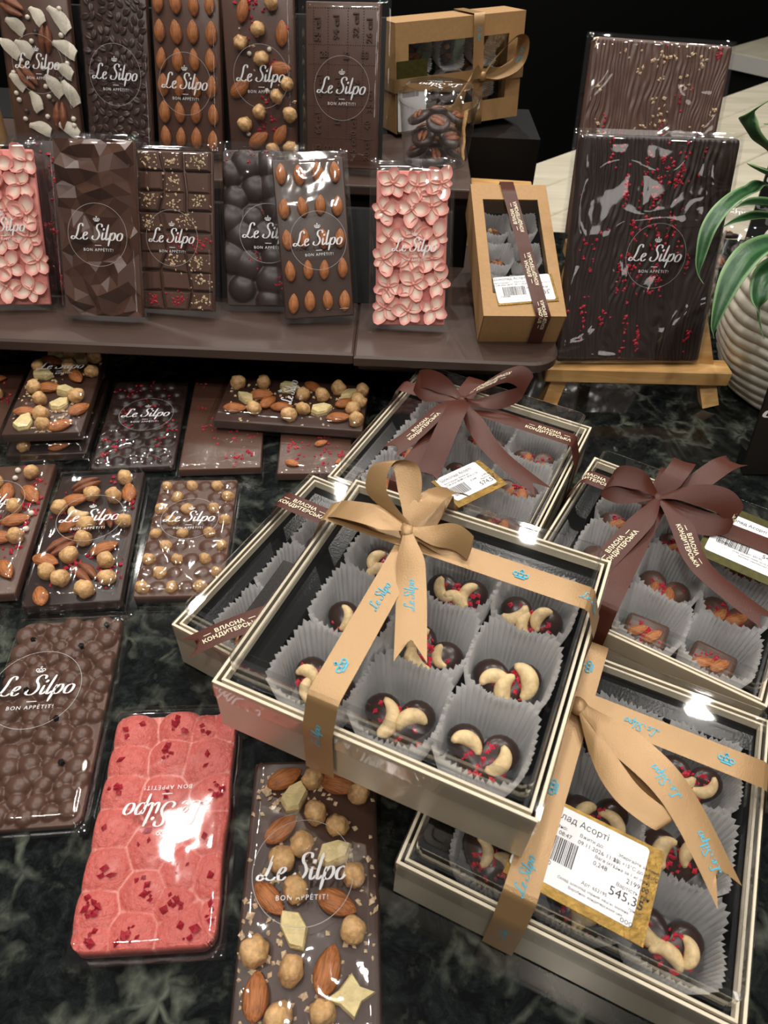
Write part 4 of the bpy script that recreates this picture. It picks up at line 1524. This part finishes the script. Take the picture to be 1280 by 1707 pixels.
def tail(root, ctrl, w, mat, fork=.008, taper0=.35, pr=None):
    st = Strip(ctrl, w, 10)
    o = st.build('ribbon_tail', mat, root, fork=fork, taper0=taper0)
    if pr:
        for vf, s0, sc, flip, pm in pr: st.letter(vf, s0, pm, o, sc, flip)
    return o


def loop(root, ctrl, w, mat, pr=None):
    st = Strip(ctrl, w, 10)
    o = st.build('ribbon_loop', mat, root, taper0=.35, taper1=.35)
    if pr:
        for vf, s0, sc, flip, pm in pr: st.letter(vf, s0, pm, o, sc, flip)
    return o


GW = .0165
# ---- A: stacked box with the gold bow
a = gift_box('champagne gift box with gold bow stacked on top of the other boxes', MX['A'])
fill_box(MX['A'], 'stacked gold-bow box', 'dark', 'cashew', 101)
g = M['gold']; cy = M['cyan']; z = BL_
bands(a, g, GW, [('front', .046, SCR, .0058, -1, cy), ('front', .094, CROWN, .022, -1, cy), ('front', .138, SCR, .0050, -1, cy), ('right', .064, CROWN, .022, 1, cy), ('left', .046, CROWN, .021, -1, cy), ('right', .106, SCR, .0050, 1, cy)])
K = Vector((KX - .004, KY, z + .008))
knot(a, g, K.x, K.y, K.z - .002, .95, .4)
loop(a, [(K, (1, .3, .1)), (K + Vector((-.006, .016, .012)), (1, .3, .2)), (K + Vector((-.014, .026, .022)), (1, .35, .2)), (K + Vector((-.026, .022, .022)), (1, .1, .5)), (K + Vector((-.024, .010, .010)), (1, -.1, .5)), (K + Vector((0, .002, .001)), (1, 0, .3))], .0150, g, [(SCR, .030, .0050, 1, cy)])
loop(a, [(K, (.1, 1, .2)), (K + Vector((.014, .000, .002)), (.0, .9, .5)), (K + Vector((.028, .001, .005)), (0, .6, .8)), (K + Vector((.038, -.001, .002)), (0, .5, .9)), (K + Vector((.030, .002, -.002)), (0, .7, .7)), (K + Vector((.010, .0, -.002)), (0, 1, .2)), (K, (0, 1, 0))], .0145, g)
tail(a, [(K, (1, .2, 0)), (K + Vector((.009, -.018, -.002)), (1, .3, .3)), (K + Vector((.019, -.040, -.0065)), (1, .35, .15)), (K + Vector((.034, -.078, -.0065)), (1, .4, 0))], .0165, g, .014, pr=[(SCR, .044, .0058, -1, cy)])
tail(a, [(K, (1, .2, 0)), (K + Vector((.006, .016, .012)), (1, 0, .2)), (K + Vector((.012, .030, .010)), (1, -.1, .2)), (K + Vector((.016, .044, -.002)), (1, -.1, 0))], .0165, g, .008)
tail(a, [(K, (0, 1, 0)), (K + Vector((-.020, -.001, .003)), (.1, 1, .1)), (K + Vector((-.040, .001, -.002)), (.1, 1, 0)), (K + Vector((-.048, .002, -.006)), (.1, 1, 0))], .0165, g, .0, .35)

# ---- B: lower box with gold ribbon and large price card
b = gift_box('champagne gift box with gold ribbon and large white price card', MX['B'])
fill_box(MX['B'], 'lower gold-ribbon box', 'dark', 'cashew', 202)
bands(b, g, GW, [('front', .104, SCR, .0058, -1, cy), ('front', .056, CROWN, .022, -1, cy), ('front', .150, SCR, .0040, -1, cy), ('right', .036, SCR, .0056, -1, cy), ('right', .082, CROWN, .022, 1, cy), ('back', .026, CROWN, .022, 1, cy)], .0017)
K = Vector((KX + .001, KY - .006, z + .008))
knot(b, g, K.x, K.y, K.z - .002, 1.0, .6)
tail(b, [(K, (.4, 1, 0)), (K + Vector((.022, -.012, .004)), (.5, 1, .3)), (K + Vector((.048, -.026, .006)), (.5, 1, .2)), (K + Vector((.066, -.040, .002)), (.55, 1, .1)), (K + Vector((.090, -.066, -.006)), (.6, 1, 0))], .0185, g, .014, pr=[(SCR, .058, .0056, -1, cy), (SCR, .094, .0056, -1, cy)])
loop(b, [(K, (.4, 1, 0)), (K + Vector((.014, -.020, .000)), (.6, .6, .4)), (K + Vector((.034, -.040, .001)), (.6, .7, .3)), (K + Vector((.056, -.046, .000)), (.6, .8, .2)), (K + Vector((.040, -.032, -.003)), (.6, 1, 0)), (K, (.4, 1, 0))], .0140, g)

# ---- C: box half under A, brown ribbon
c_ = gift_box('champagne gift box with brown ribbon half hidden beneath the gold-bow box', MX['C'])
fill_box(MX['C'], 'box beneath the gold-bow box', 'milk', 'almond', 303)
br = M['brown']; cr_ = M['cream']
bands(c_, br, GW, [('left', .036, brown_print(), 1.0, -1, cr_)])
tail(c_, [((-.016, -.046, z + .0018), (.86, -.5, 0)), ((-.030, -.066, z + .0022), (.86, -.5, 0)), ((-.042, -.084, z + .0026), (.86, -.5, .1)), ((-.056, -.104, z - .001), (.86, -.5, .1))], .0165, br, .014, 1.0, pr=[(brown_print(), .040, .95, -1, cr_)])

# ---- D: box with brown bow and hanging price card
d_box = gift_box('champagne gift box with brown bow beside the crosswise nut bar', MX['D'])
fill_box(MX['D'], 'brown-bow box beside the nut bar', 'milk', 'almond', 404)
bands(d_box, br, GW, [('right', .082, brown_print(), 1.0, 1, cr_)])
K = Vector((KX + .004, KY - .002, z + .008))
knot(d_box, br, K.x, K.y, K.z - .002, 1.0, .3)
loop(d_box, [(K, (.2, 1, 0)), (K + Vector((.014, .012, .012)), (.3, .8, .6)), (K + Vector((.034, .026, .022)), (.3, .7, .7)), (K + Vector((.048, .026, .014)), (.2, .5, .9)), (K + Vector((.036, .016, .004)), (.1, .6, .8)), (K + Vector((.012, .003, .000)), (0, 1, .2)), (K, (0, 1, 0))], .0175, br, [(brown_print(), .026, .95, -1, cr_)])
loop(d_box, [(K, (0, 1, 0)), (K + Vector((-.014, .002, .006)), (0, .7, .8)), (K + Vector((-.032, .000, .010)), (0, .5, .9)), (K + Vector((-.043, -.002, .006)), (.1, .4, .9)), (K + Vector((-.030, -.004, -.001)), (.2, .7, .6)), (K + Vector((-.010, -.002, .0)), (.2, 1, .2)), (K, (0, 1, 0))], .0165, br)
tail(d_box, [(K, (1, .1, 0)), (K + Vector((-.007, -.024, .004)), (1, -.3, .2)), (K + Vector((-.018, -.060, -.004)), (1, -.3, .1)), (K + Vector((-.026, -.086, -.0062)), (1, -.3, 0))], .0165, br, .010, pr=[(brown_print(), .052, .95, -1, cr_)])
tail(d_box, [(K, (1, .1, 0)), (K + Vector((.006, -.026, .012)), (1, .1, .2)), (K + Vector((.010, -.060, .010)), (1, .1, .1)), (K + Vector((.012, -.088, -.002)), (1, .1, 0)), (K + Vector((.012, -.100, -.0065)), (1, .1, 0))], .0185, br, .008)
tail(d_box, [(K, (.7, .7, 0)), (K + Vector((.018, -.020, -.001)), (.7, .7, .2)), (K + Vector((.050, -.048, -.004)), (.6, .8, .0)), (K + Vector((.098, -.072, -.0055)), (.5, .85, 0))], .0165, br, .012)

# ---- E: right hand box with brown bow and olive card
e_box = gift_box('champagne gift box with brown bow and olive price card', MX['E'])
fill_box(MX['E'], 'brown-bow box with olive card', 'mixed', 'almond', 505)
bands(e_box, br, GW, [('left', .050, brown_print(), 1.0, -1, cr_)], .0017)
K = Vector((KX, KY, z + .008))
knot(e_box, br, K.x, K.y, K.z - .002, 1.0, .3)
loop(e_box, [(K, (.1, 1, 0)), (K + Vector((.018, .004, .010)), (.1, .8, .6)), (K + Vector((.042, .004, .014)), (.1, .6, .8)), (K + Vector((.054, -.002, .006)), (.1, .5, .9)), (K + Vector((.036, -.008, -.001)), (.1, .8, .5)), (K + Vector((.012, -.003, .0)), (0, 1, .2)), (K, (0, 1, 0))], .0185, br, [(brown_print(), .074, .9, 1, cr_)])
loop(e_box, [(K, (0, 1, 0)), (K + Vector((-.014, -.002, .010)), (0, .8, .6)), (K + Vector((-.032, -.006, .010)), (0, .7, .7)), (K + Vector((-.036, -.012, .002)), (.2, .6, .8)), (K + Vector((-.018, -.010, -.001)), (.2, .8, .4)), (K, (0, 1, 0))], .0165, br)
tail(e_box, [(K, (1, .1, 0)), (K + Vector((.004, .014, .012)), (1, 0, .1)), (K + Vector((.006, .030, .014)), (1, -.1, .1)), (K + Vector((.006, .040, .010)), (1, -.1, .1))], .0165, br, .002)
tail(e_box, [(K + Vector((.012, .006, .002)), (1, -.2, 0)), (K + Vector((.022, .024, .010)), (1, -.3, .1)), (K + Vector((.032, .046, .014)), (1, -.3, .1)), (K + Vector((.040, .060, .012)), (1, -.3, .1))], .0175, br, .010, 1.0)
tail(e_box, [(K, (1, .1, 0)), (K + Vector((-.002, -.026, .000)), (1, -.1, .1)), (K + Vector((-.012, -.070, -.0055)), (1, -.15, 0)), (K + Vector((-.022, -.112, -.0060)), (1, -.2, 0))], .0165, br, .004, pr=[(brown_print(), .062, 1.0, -1, cr_)])
tail(e_box, [(K, (.8, .5, 0)), (K + Vector((.022, -.020, .000)), (.8, .6, .2)), (K + Vector((.046, -.050, -.004)), (.7, .7, .0)), (K + Vector((.096, -.072, -.0060)), (.6, .8, 0))], .0165, br, .010, pr=[(brown_print(), .048, .95, 1, cr_)])

# ================================================================== PRICE CARDS
def price_card(label, Mt, w, h, foil, lines, bars, sticker):
    """foil card with a white sticker; lines are (text, x, y, size)"""
    root = empty('price_card', Mt); tag(root, label, 'price card')
    mb = MB(); mb.box(-w / 2, w / 2, -h / 2, h / 2, 0, .0006); mb.build('card', foil, root)
    sx, sy, sw, sh = sticker
    mb = MB(); mb.prism([(x + sx, y + sy) for x, y in rrect(sw, sh, .002)], .0006, .0008); st = mb.build('sticker', M['label'], root)
    mb = MB()
    for body, x, y, sz in lines:
        v, f = text_verts(body, sz, 1.0, 'LEFT'); mb.add(v, f, Matrix.Translation((x, y, .00095)))
    mb.build('printed_text', M['ink'], st)
    mb = MB(); rnd = random.Random(len(label)); bx, by, bw, bh = bars; x = bx
    while x < bx + bw:
        k = rnd.choice((.00025, .0004, .0006)); mb.box(x, x + k, by, by + bh, .00085, .0009); x += k + rnd.choice((.0003, .0005))
    mb.build('barcode', M['ink'], st)
    return root


TAG_LINES = [('Шоколад Асорті', -.030, .0165, .0048), ('Виготовлено:', -.029, .0110, .0026), ('12.08.2026 08:47', -.030, .0078, .0030), ('Вжити до:', -.006, .0112, .0026), ('09.11.2026 11:25', -.006, .0078, .0030),
             ('Зберігайте за темп.', .0135, .0112, .0022), ('від +15°С до +21°С', .0120, .0080, .0025), ('Вага (кг)', .0035, .0048, .0024), ('Ціна за 1 кг (грн)', .0130, .0046, .0022), ('0,248', .0035, .0016, .0032),
             ('2199,00', .0200, .0010, .0034), ('Вартість, грн', .0160, -.0026, .0026), ('545,35', .0135, -.0068, .0062), ('2 002480', -.026, -.0088, .0030), ('Арт: 652195', .0010, -.0100, .0024),
             ('грн/шт', .0240, -.0108, .0020), ('Склад: шоколад чорний, кеш’ю, малина', -.010, -.0128, .0018), ('Виробник: кондитерський цех', -.004, -.0152, .0018), ('ооо', .0215, -.0168, .0034)]
price_card('gold price card with white label tucked under the lower gold ribbon', MX['B'] @ TRS(.0005, -.0515, BL_ + .0004, radians(-3)), .068, .047, M['goldcard'],
           TAG_LINES, (-.027, -.0068, .022, .0125), (-.003, .0015, .060, .040))
price_card('dark foil price card with white label hanging below the brown bow', MX['D'] @ TRS(.024, -.0560, BL_ + .0004, radians(62)), .048, .034, M['goldcard'],
           [(t, x * .62, y * .75, s * .8) for t, x, y, s in TAG_LINES if s > .0025 and t not in ('545,35', '2 002480')] + [('574,57', .006, -.0060, .0056)], (-.018, -.007, .014, .010), (-.001, .003, .040, .028))
price_card('olive price card with white label under the right brown band', MX['E'] @ TRS(.0455, .030, BL_ + .0004, radians(-3)), .060, .064, M['olivecard'],
           [(t, x * .80 - .001, y * 1.1, s * .85) for t, x, y, s in TAG_LINES], (-.021, -.012, .021, .014), (.0, .0, .052, .048))
fc = MB(); v, f = bevel_box(.015, .052, .0006, .0002, 1); fc.add(v, f)
tag(fc.build('foil_card', M['foil'], None, MX['C'] @ TRS(-.034, -.040, BL_ + .0001, radians(5))), 'narrow black speckled foil card lying on the box beneath the gold bow', 'card')

# ================================================================== KRAFT BOXES
def kraft_box(label, P, w, L, d, win, ribbon, printvf, pm, seed, cells, band_x, band_y=None):
    root = empty('kraft_gift_box', P); tag(root, label, 'gift box')
    mb = MB(); t = .0008
    # five closed sides and a face frame round the window
    mb.box(-w / 2, w / 2, 0, L, 0, t); mb.box(-w / 2, -w / 2 + t, 0, L, 0, d); mb.box(w / 2 - t, w / 2, 0, L, 0, d)
    mb.box(-w / 2, w / 2, 0, t, 0, d); mb.box(-w / 2, w / 2, L - t, L, 0, d)
    mb.build('carton', M['kraft'], root)
    x0, x1, y0, y1 = win
    mb = MB()
    for q in ((-w / 2, w / 2, 0, y0), (-w / 2, w / 2, y1, L), (-w / 2, x0, y0, y1), (x1, w / 2, y0, y1)): mb.box(*q, d - t, d + .0002)
    fr = mb.build('window_frame', M['kraft'], root)
    mb = MB(); mb.box(x0, x1, y0, y1, d - .0012, d - .0010); mb.build('window_pane', M['lid'], fr)
    mb = MB(); mb.box(-w / 2 + .0012, w / 2 - .0012, .0012, L - .0012, .001, .0020); mb.build('lining', M['insert'], root)
    rnd = random.Random(seed)
    for i in range(cells[0]):
        for j in range(cells[1]):
            x = x0 + (x1 - x0) * (i + .5) / cells[0]; y = y0 + (y1 - y0) * (j + .5) / cells[1]
            s = min((x1 - x0) / cells[0], (y1 - y0) / cells[1]) / .046
            s = min(s, 1.0, (d - .006) / .036)
            cup = mesh_obj('paper_cup', rnd.choice(CUPS), None, P @ TRS(x, y, .0022, 0, s=s))
            where = kraft_place[seed][0][i] + ' ' + kraft_place[seed][1][j]
            tag(cup, 'paper cup ' + where + ' in ' + seed_name[seed], 'paper cup', 'cups inside ' + seed_name[seed])
            ho = mesh_obj('heart_chocolate', HEART['milk'], None, P @ TRS(x, y, .0022 + .006 * s, rnd.uniform(0, 6), .35, 0, s * .9))
            tag(ho, 'nut heart ' + where + ' in ' + seed_name[seed], 'chocolate', 'chocolates inside ' + seed_name[seed])
            for _ in range(2): put_nut(rnd.choice('ah'), rnd.uniform(-.008, .008), rnd.uniform(-.006, .006), .012, rnd.uniform(0, 180), ho, rnd, .7)
            bits('raspberry_bits', M['rasp'], [(rnd.gauss(0, .006), rnd.gauss(0, .006), .012) for _ in range(14)], .0015, ho, rnd)
    e = .0019
    st = Strip([((band_x[0], L + e, .001), (1, 0, 0)), ((band_x[0], L + e, d + e), (1, 0, 0)), ((band_x[1], -e, d + e), (1, 0, 0)), ((band_x[1], -e, .001), (1, 0, 0))], .0135, 10, True)
    rb = st.build('ribbon_band', ribbon, root, camber=0)
    for s0, sc, flip, tn in printvf[1]: st.letter(printvf[0], s0, pm, rb, sc, flip, .0004, 0)
    if band_y is not None:
        s2 = Strip([((-w / 2 - e, band_y, .001), (0, 1, 0)), ((-w / 2 - e, band_y, d + e), (0, 1, 0)), ((w / 2 + e, band_y, d + e), (0, 1, 0)), ((w / 2 + e, band_y, .001), (0, 1, 0))], .0135, 10, True)
        r2 = s2.build('ribbon_band', ribbon, root, camber=0)
        s2.letter(SCR, .10, pm, r2, .0038, 1, .0004); s2.letter(SCR, d + w * .93, pm, r2, .0038, 1, .0004)
    return root


seed_name = {701: 'the brown-ribbon kraft box', 702: 'the gold-ribbon kraft box'}
kraft_place = {701: (('clear of ribbon', 'beneath ribbon'), ('by the price label', 'halfway up', 'farthest from the label')),
               702: (('by the olive card', 'in the middle', 'beside the bow'), ('below the cross band', 'above the cross band'))}
kd = .037
Pk = pose(.1190, .5779, .110, 3.0, 68.9, .6) @ Matrix.Translation((0, 0, -kd))
kraft_box('kraft window box with brown ribbon propped on the lower shelf', Pk, .075, .163, kd, (-.027, .027, .026, .143), br, (brown_print(), [(.085, 1.0, -1, 0), (.150, 1.0, -1, 0), (.205, .9, -1, 0)]), cr_, 701, (2, 3), (-.002, .016))
price_card('white price label card under the brown ribbon of the kraft box', Pk @ TRS(.003, .030, kd + .0004, radians(6)), .056, .032, M['goldcard'],
           [(t, x * .8 - .004, y * .8, s * .85) for t, x, y, s in TAG_LINES if s > .0024], (-.021, -.006, .021, .010), (-.001, .001, .053, .030))
mb = MB(); k = [(.606, SHELF_Z), (.738, SHELF_Z), (.738, .122), (.606, .0765)]
mb.add([(.090, y, z_) for y, z_ in k] + [(.145, y, z_) for y, z_ in k], [(3, 2, 1, 0), (4, 5, 6, 7), (0, 1, 5, 4), (1, 2, 6, 5), (2, 3, 7, 6), (3, 0, 4, 7)])
tag(mb.build('box_prop', M['black'], None, Matrix.Translation((0, 0, .0005))), 'black wedge propping up the kraft box', 'prop')

gd = .045
Pg = pose(.0687, .9213, TIER_Z + .0065, 27.2, 4, 1.4) @ Matrix.Translation((0, 0, -gd))
gk = kraft_box('kraft window box with gold ribbon and bow behind the tub', Pg, .164, .106, gd, (-.066, .062, .022, .086), g, (SCR, [(gd + .020, .004, 1, 0)]), cy, 702, (3, 2), (.020, .024), .048)
K = Vector((.026, .048, gd + .006))
knot(gk, g, K.x, K.y, K.z, .9)
loop(gk, [(K, (0, .3, 1)), (K + Vector((.014, .018, .004)), (-.3, .3, .9)), (K + Vector((.036, .036, .008)), (-.4, .3, .9)), (K + Vector((.046, .032, .008)), (.2, .2, .95)), (K + Vector((.042, .012, .007)), (.3, -.2, .9)), (K + Vector((.018, .000, .003)), (.1, -.5, .8)), (K, (0, -.4, 1))], .018, g, [(SCR, .080, .005, 1, cy)])
tail(gk, [(K, (0, 1, 0)), (K + Vector((-.016, .006, .008)), (.3, .9, .2)), (K + Vector((-.032, -.008, .012)), (.7, .6, .1)), (K + Vector((-.040, -.030, .010)), (1, .1, .0))], .016, g, .008)
price_card('olive price card on the gold ribboned kraft box', Pg @ TRS(-.062, .036, gd + .0004, 0), .038, .070, M['olivecard'], [('Шоколад', -.014, .012, .004), ('659', -.006, -.022, .006)], (-.012, .000, .020, .008), (0, -.012, .036, .044))

Pc = pose(-.462, .800, TIER_Z + .0045, 12, 6, 0)
root = empty('kraft_gift_box', Pc); tag(root, 'plain kraft box corner beside the coconut bar', 'gift box')
mb = MB(); v, f = bevel_box(.09, .075, .04, .001, 1); mb.add(v, f, Matrix.Translation((0, .0375, 0))); mb.build('carton', M['kraft'], root)
mb = MB(); v, f = bevel_box(.0915, .020, .0412, .001, 1, -.0004); mb.add(v, f, Matrix.Translation((0, .066, 0))); mb.build('carton_lid', M['kraft'], root)

# wooden board behind the riser
wb = MB(); v, f = bevel_box(.070, .020, .016, .0012, 1); wb.add(v, f)
wo = empty('wooden_stand', TRS(.118, .842, .0, radians(-3))); tag(wo, 'small wooden stand ledge beyond the end of the riser', 'stand')
wb.build('ledge', M['wood'], wo, Matrix.Translation((0, 0, .115)))
for sx in (-.026, .026):
    mb = MB(); beam(mb, (sx, .006, .0005), (sx, .006, .1152), .012, .010); mb.build('leg', M['wood'], wo)

# ================================================================== CLEAR TUBS
def tub(label, x, y, z, r0, r1, h, seed, what):
    root = empty('clear_tub', Matrix.Translation((x, y, z))); tag(root, label, 'tub')
    mb = MB(); mb.lathe([(.0001, .0008), (r0 * .9, .0008), (r0, .0018), (r1, h - .004), (r1 + .0012, h - .004), (r1 + .0012, h)], 48)
    mb.build('cup', M['lid'], root, smooth=True)
    mb = MB(); mb.lathe([(r1 + .0022, h - .006), (r1 + .0022, h + .002), (r1 + .001, h + .0035), (r1 - .003, h + .005), (r1 * .86, h + .0095), (r1 * .78, h + .010), (.0001, h + .0085)], 48)
    ld = mb.build('lid', M['lid'], root, smooth=True)
    mesh_obj('printed_logo', LOGO, ld, TRS(0, 0, h + .0106, pi, s=.9))
    rnd = random.Random(seed); placed = []
    for k in range(4 * int((h - .012) / .0160)):
        lay = k // 4; a = 2 * pi * (k % 4) / 4 + lay * pi / 4; rr = r0 - .0150
        px, py, pz = rr * cos(a), rr * sin(a), .0095 + lay * .0160
        m = Matrix.Translation((x + px, y + py, z + pz)) @ Matrix.Rotation(a + pi / 2, 4, 'Z') @ Matrix.Rotation(.42, 4, 'X')
        mb = MB(); mb.lathe([(.0001, -.0028), (.0108, -.0028), (.0122, -.001), (.0121, .0018), (.0100, .0032), (.0001, .0034)], 22)
        o = mb.build('chocolate_disc', M['dark'], None, m, True)
        tag(o, f'dark chocolate disc with a pecan inside {what}', 'chocolate', 'discs inside ' + what)
        put_nut('c', 0, 0, .0012, rnd.uniform(0, 180), o, rnd, .72)
    return root


tub('clear plastic tub of pecan discs in front of the gold kraft box', .039, .815, TIER_Z + .0006, .0345, .0405, .062, 1, 'the clear tub on the riser')
tub('clear plastic tub of chocolates behind the ribbed pot', .402, .835, .0006, .038, .047, .100, 2, 'the clear tub behind the pot')

# ================================================================== PLANT
px, py = .436, .652
pot = empty('potted_plant', Matrix.Translation((px, py, 0))); tag(pot, 'green strap leaved plant in a white ribbed ceramic pot', 'plant')
prof = [(.0001, .0006), (.066, .0006)]
for i in range(113):
    s = i / 112; rb = .066 + .034 * sin(pi * (s * .80 + .06))
    prof.append((rb + .0034 * abs(sin(pi * 14 * s)) ** .7, .002 + .148 * s))
prof += [(.080, .148), (.077, .130)]
mb = MB(); mb.lathe(prof, 64)
for q in mb.v:
    a = math.atan2(q.y, q.x); q.z += .0045 * noise.noise(Vector((cos(a) * 2.2, sin(a) * 2.2, q.z * 18))) * (1 if q.z > .004 else 0)
mb.build('pot', M['pot'], pot, smooth=True)
mb = MB(); mb.lathe([(.0001, .136), (.040, .138), (.078, .132)], 32); mb.build('soil', M['soil'], pot)


def leaf(ctrl, w, parent, twist=0.0):
    P = catmull([Vector(c) for c in ctrl], 10); n = len(P); mb = MB(); cs = []
    for i, p in enumerate(P):
        s = i / (n - 1); tn = (P[min(i + 1, n - 1)] - P[max(i - 1, 0)]).normalized()
        sd = tn.cross(Vector((0, 0, 1)));
        if sd.length < .15: sd = tn.cross(Vector((0, -1, .2)))
        sd = Matrix.Rotation(twist * s, 3, tn) @ sd.normalized(); up = sd.cross(tn)
        ww = w * (.30 + .70 * sm(0, .3, s)) * (1 - sm(.45, 1.0, s) * .97)
        for j in range(7):
            t = j / 6 - .5
            mb.v.append(p + sd * (t * ww) + up * (abs(t) * ww * .35)); cs.append(.9 if j in (0, 6) else .12 if j == 3 else 0)
    for i in range(n - 1):
        for j in range(6):
            a = i * 7 + j; mb.f.append((a, a + 1, a + 8, a + 7))
    mb.c = cs
    o = mb.build('leaf', M['leaf'], parent, smooth=True)
    md = o.modifiers.new('thickness', 'SOLIDIFY'); md.thickness = .0005
    return o


LEAVES = [
    ([(-.004, -.006, .138), (-0.120, -0.032, 0.211), (-0.149, -0.047, 0.215), (-0.173, -0.067, 0.209), (-0.186, -0.082, 0.196), (-0.189, -0.092, 0.178), (-0.188, -0.097, 0.167), (-0.182, -0.100, 0.160)], 0.016),
    ([(-.004, -.006, .138), (-0.062, -0.022, 0.162), (-0.108, -0.052, 0.176), (-0.140, -0.077, 0.178), (-0.159, -0.097, 0.167), (-0.168, -0.112, 0.150), (-0.171, -0.122, 0.133), (-0.168, -0.124, 0.124)], 0.027),
    ([(-.004, -.006, .138), (-0.065, -0.032, 0.158), (-0.106, -0.062, 0.162), (-0.128, -0.087, 0.161), (-0.134, -0.102, 0.149), (-0.128, -0.107, 0.132), (-0.120, -0.112, 0.119)], 0.024),
    ([(-.004, -.006, .138), (-0.071, 0.008, 0.192), (-0.101, -0.002, 0.215), (-0.129, -0.012, 0.236), (-0.149, -0.017, 0.247), (-0.159, -0.022, 0.259), (-0.157, -0.027, 0.271), (-0.148, -0.032, 0.281)], 0.034),
    ([(-.004, -.006, .138), (-0.074, -0.002, 0.191), (-0.113, -0.022, 0.216), (-0.139, -0.042, 0.228), (-0.156, -0.052, 0.236), (-0.163, -0.057, 0.240)], 0.026),
    ([(-.004, -.006, .138), (-0.054, 0.008, 0.166), (-0.087, -0.002, 0.175), (-0.118, -0.017, 0.183), (-0.143, -0.032, 0.185), (-0.157, -0.042, 0.184)], 0.024),
    ([(-.004, -.006, .138), (-0.058, 0.008, 0.172), (-0.087, -0.002, 0.184), (-0.115, -0.012, 0.192), (-0.135, -0.022, 0.196), (-0.145, -0.027, 0.195)], 0.03),
    ([(-.004, -.006, .138), (-0.067, 0.018, 0.204), (-0.099, 0.008, 0.231), (-0.123, -0.002, 0.250), (-0.138, -0.007, 0.255)], 0.034),
    ([(.02, -.01, .138), (.026, -.050, .185), (.030, -.085, .190), (.034, -.115, .160)], .026),
    ([(.02, .01, .138), (.050, .010, .200), (.085, .000, .225), (.115, -.020, .200)], .026),
    ([(.0, .02, .138), (-.006, .050, .200), (-.016, .080, .225), (-.026, .110, .205)], .024),
]
for c, w in LEAVES: leaf(c, w * .85, pot)

# ================================================================== BLACK SIGNS AND OTHER EDGES
def sign(label, P, w, h, body):
    root = empty('black_sign', P); tag(root, label, 'sign')
    mb = MB(); mb.prism([(x, y + h / 2) for x, y in rrect(w, h, .004)], -.0015, .0015); mb.build('panel', M['blackcard'], root)
    mb = MB(); mb.add(SCRIPT[0], SCRIPT[1], TRS(0, h * .62, .0018, s=w * .27)); mb.build('printed_lettering', M['white'], root)
    mb = MB(); mb.box(-w / 2 + .004, w / 2 - .004, 0, .02, -.018, -.0016, ); mb.build('foot', M['blackcard'], root)


sign('small black sign with white script standing by the ribbed pot', pose(.3825, .505, .0014, 4, 12), .110, .108, 'Le Silpo')
sign('black sign with white script behind the plant leaves', pose(.532, .900, .0014, 3, 8), .17, .215, 'Le Silpo')
wo = empty('wooden_tray', TRS(.392, .404, 0, radians(-28))); tag(wo, 'corner of a pale wooden tray at the counter edge', 'tray')
mb = MB(); v, f = bevel_box(.12, .09, .010, .001, 1, .001); mb.add(v, f); mb.build('base', M['wood'], wo)
for a_ in ((-.057, 0, .006, .09), (.057, 0, .006, .09), (0, -.042, .108, .006), (0, .042, .108, .006)):
    mb = MB(); v, f = bevel_box(a_[2], a_[3], .030, .001, 1, .010); mb.add(v, f, Matrix.Translation((a_[0], a_[1], 0))); mb.build('side', M['wood'], wo)
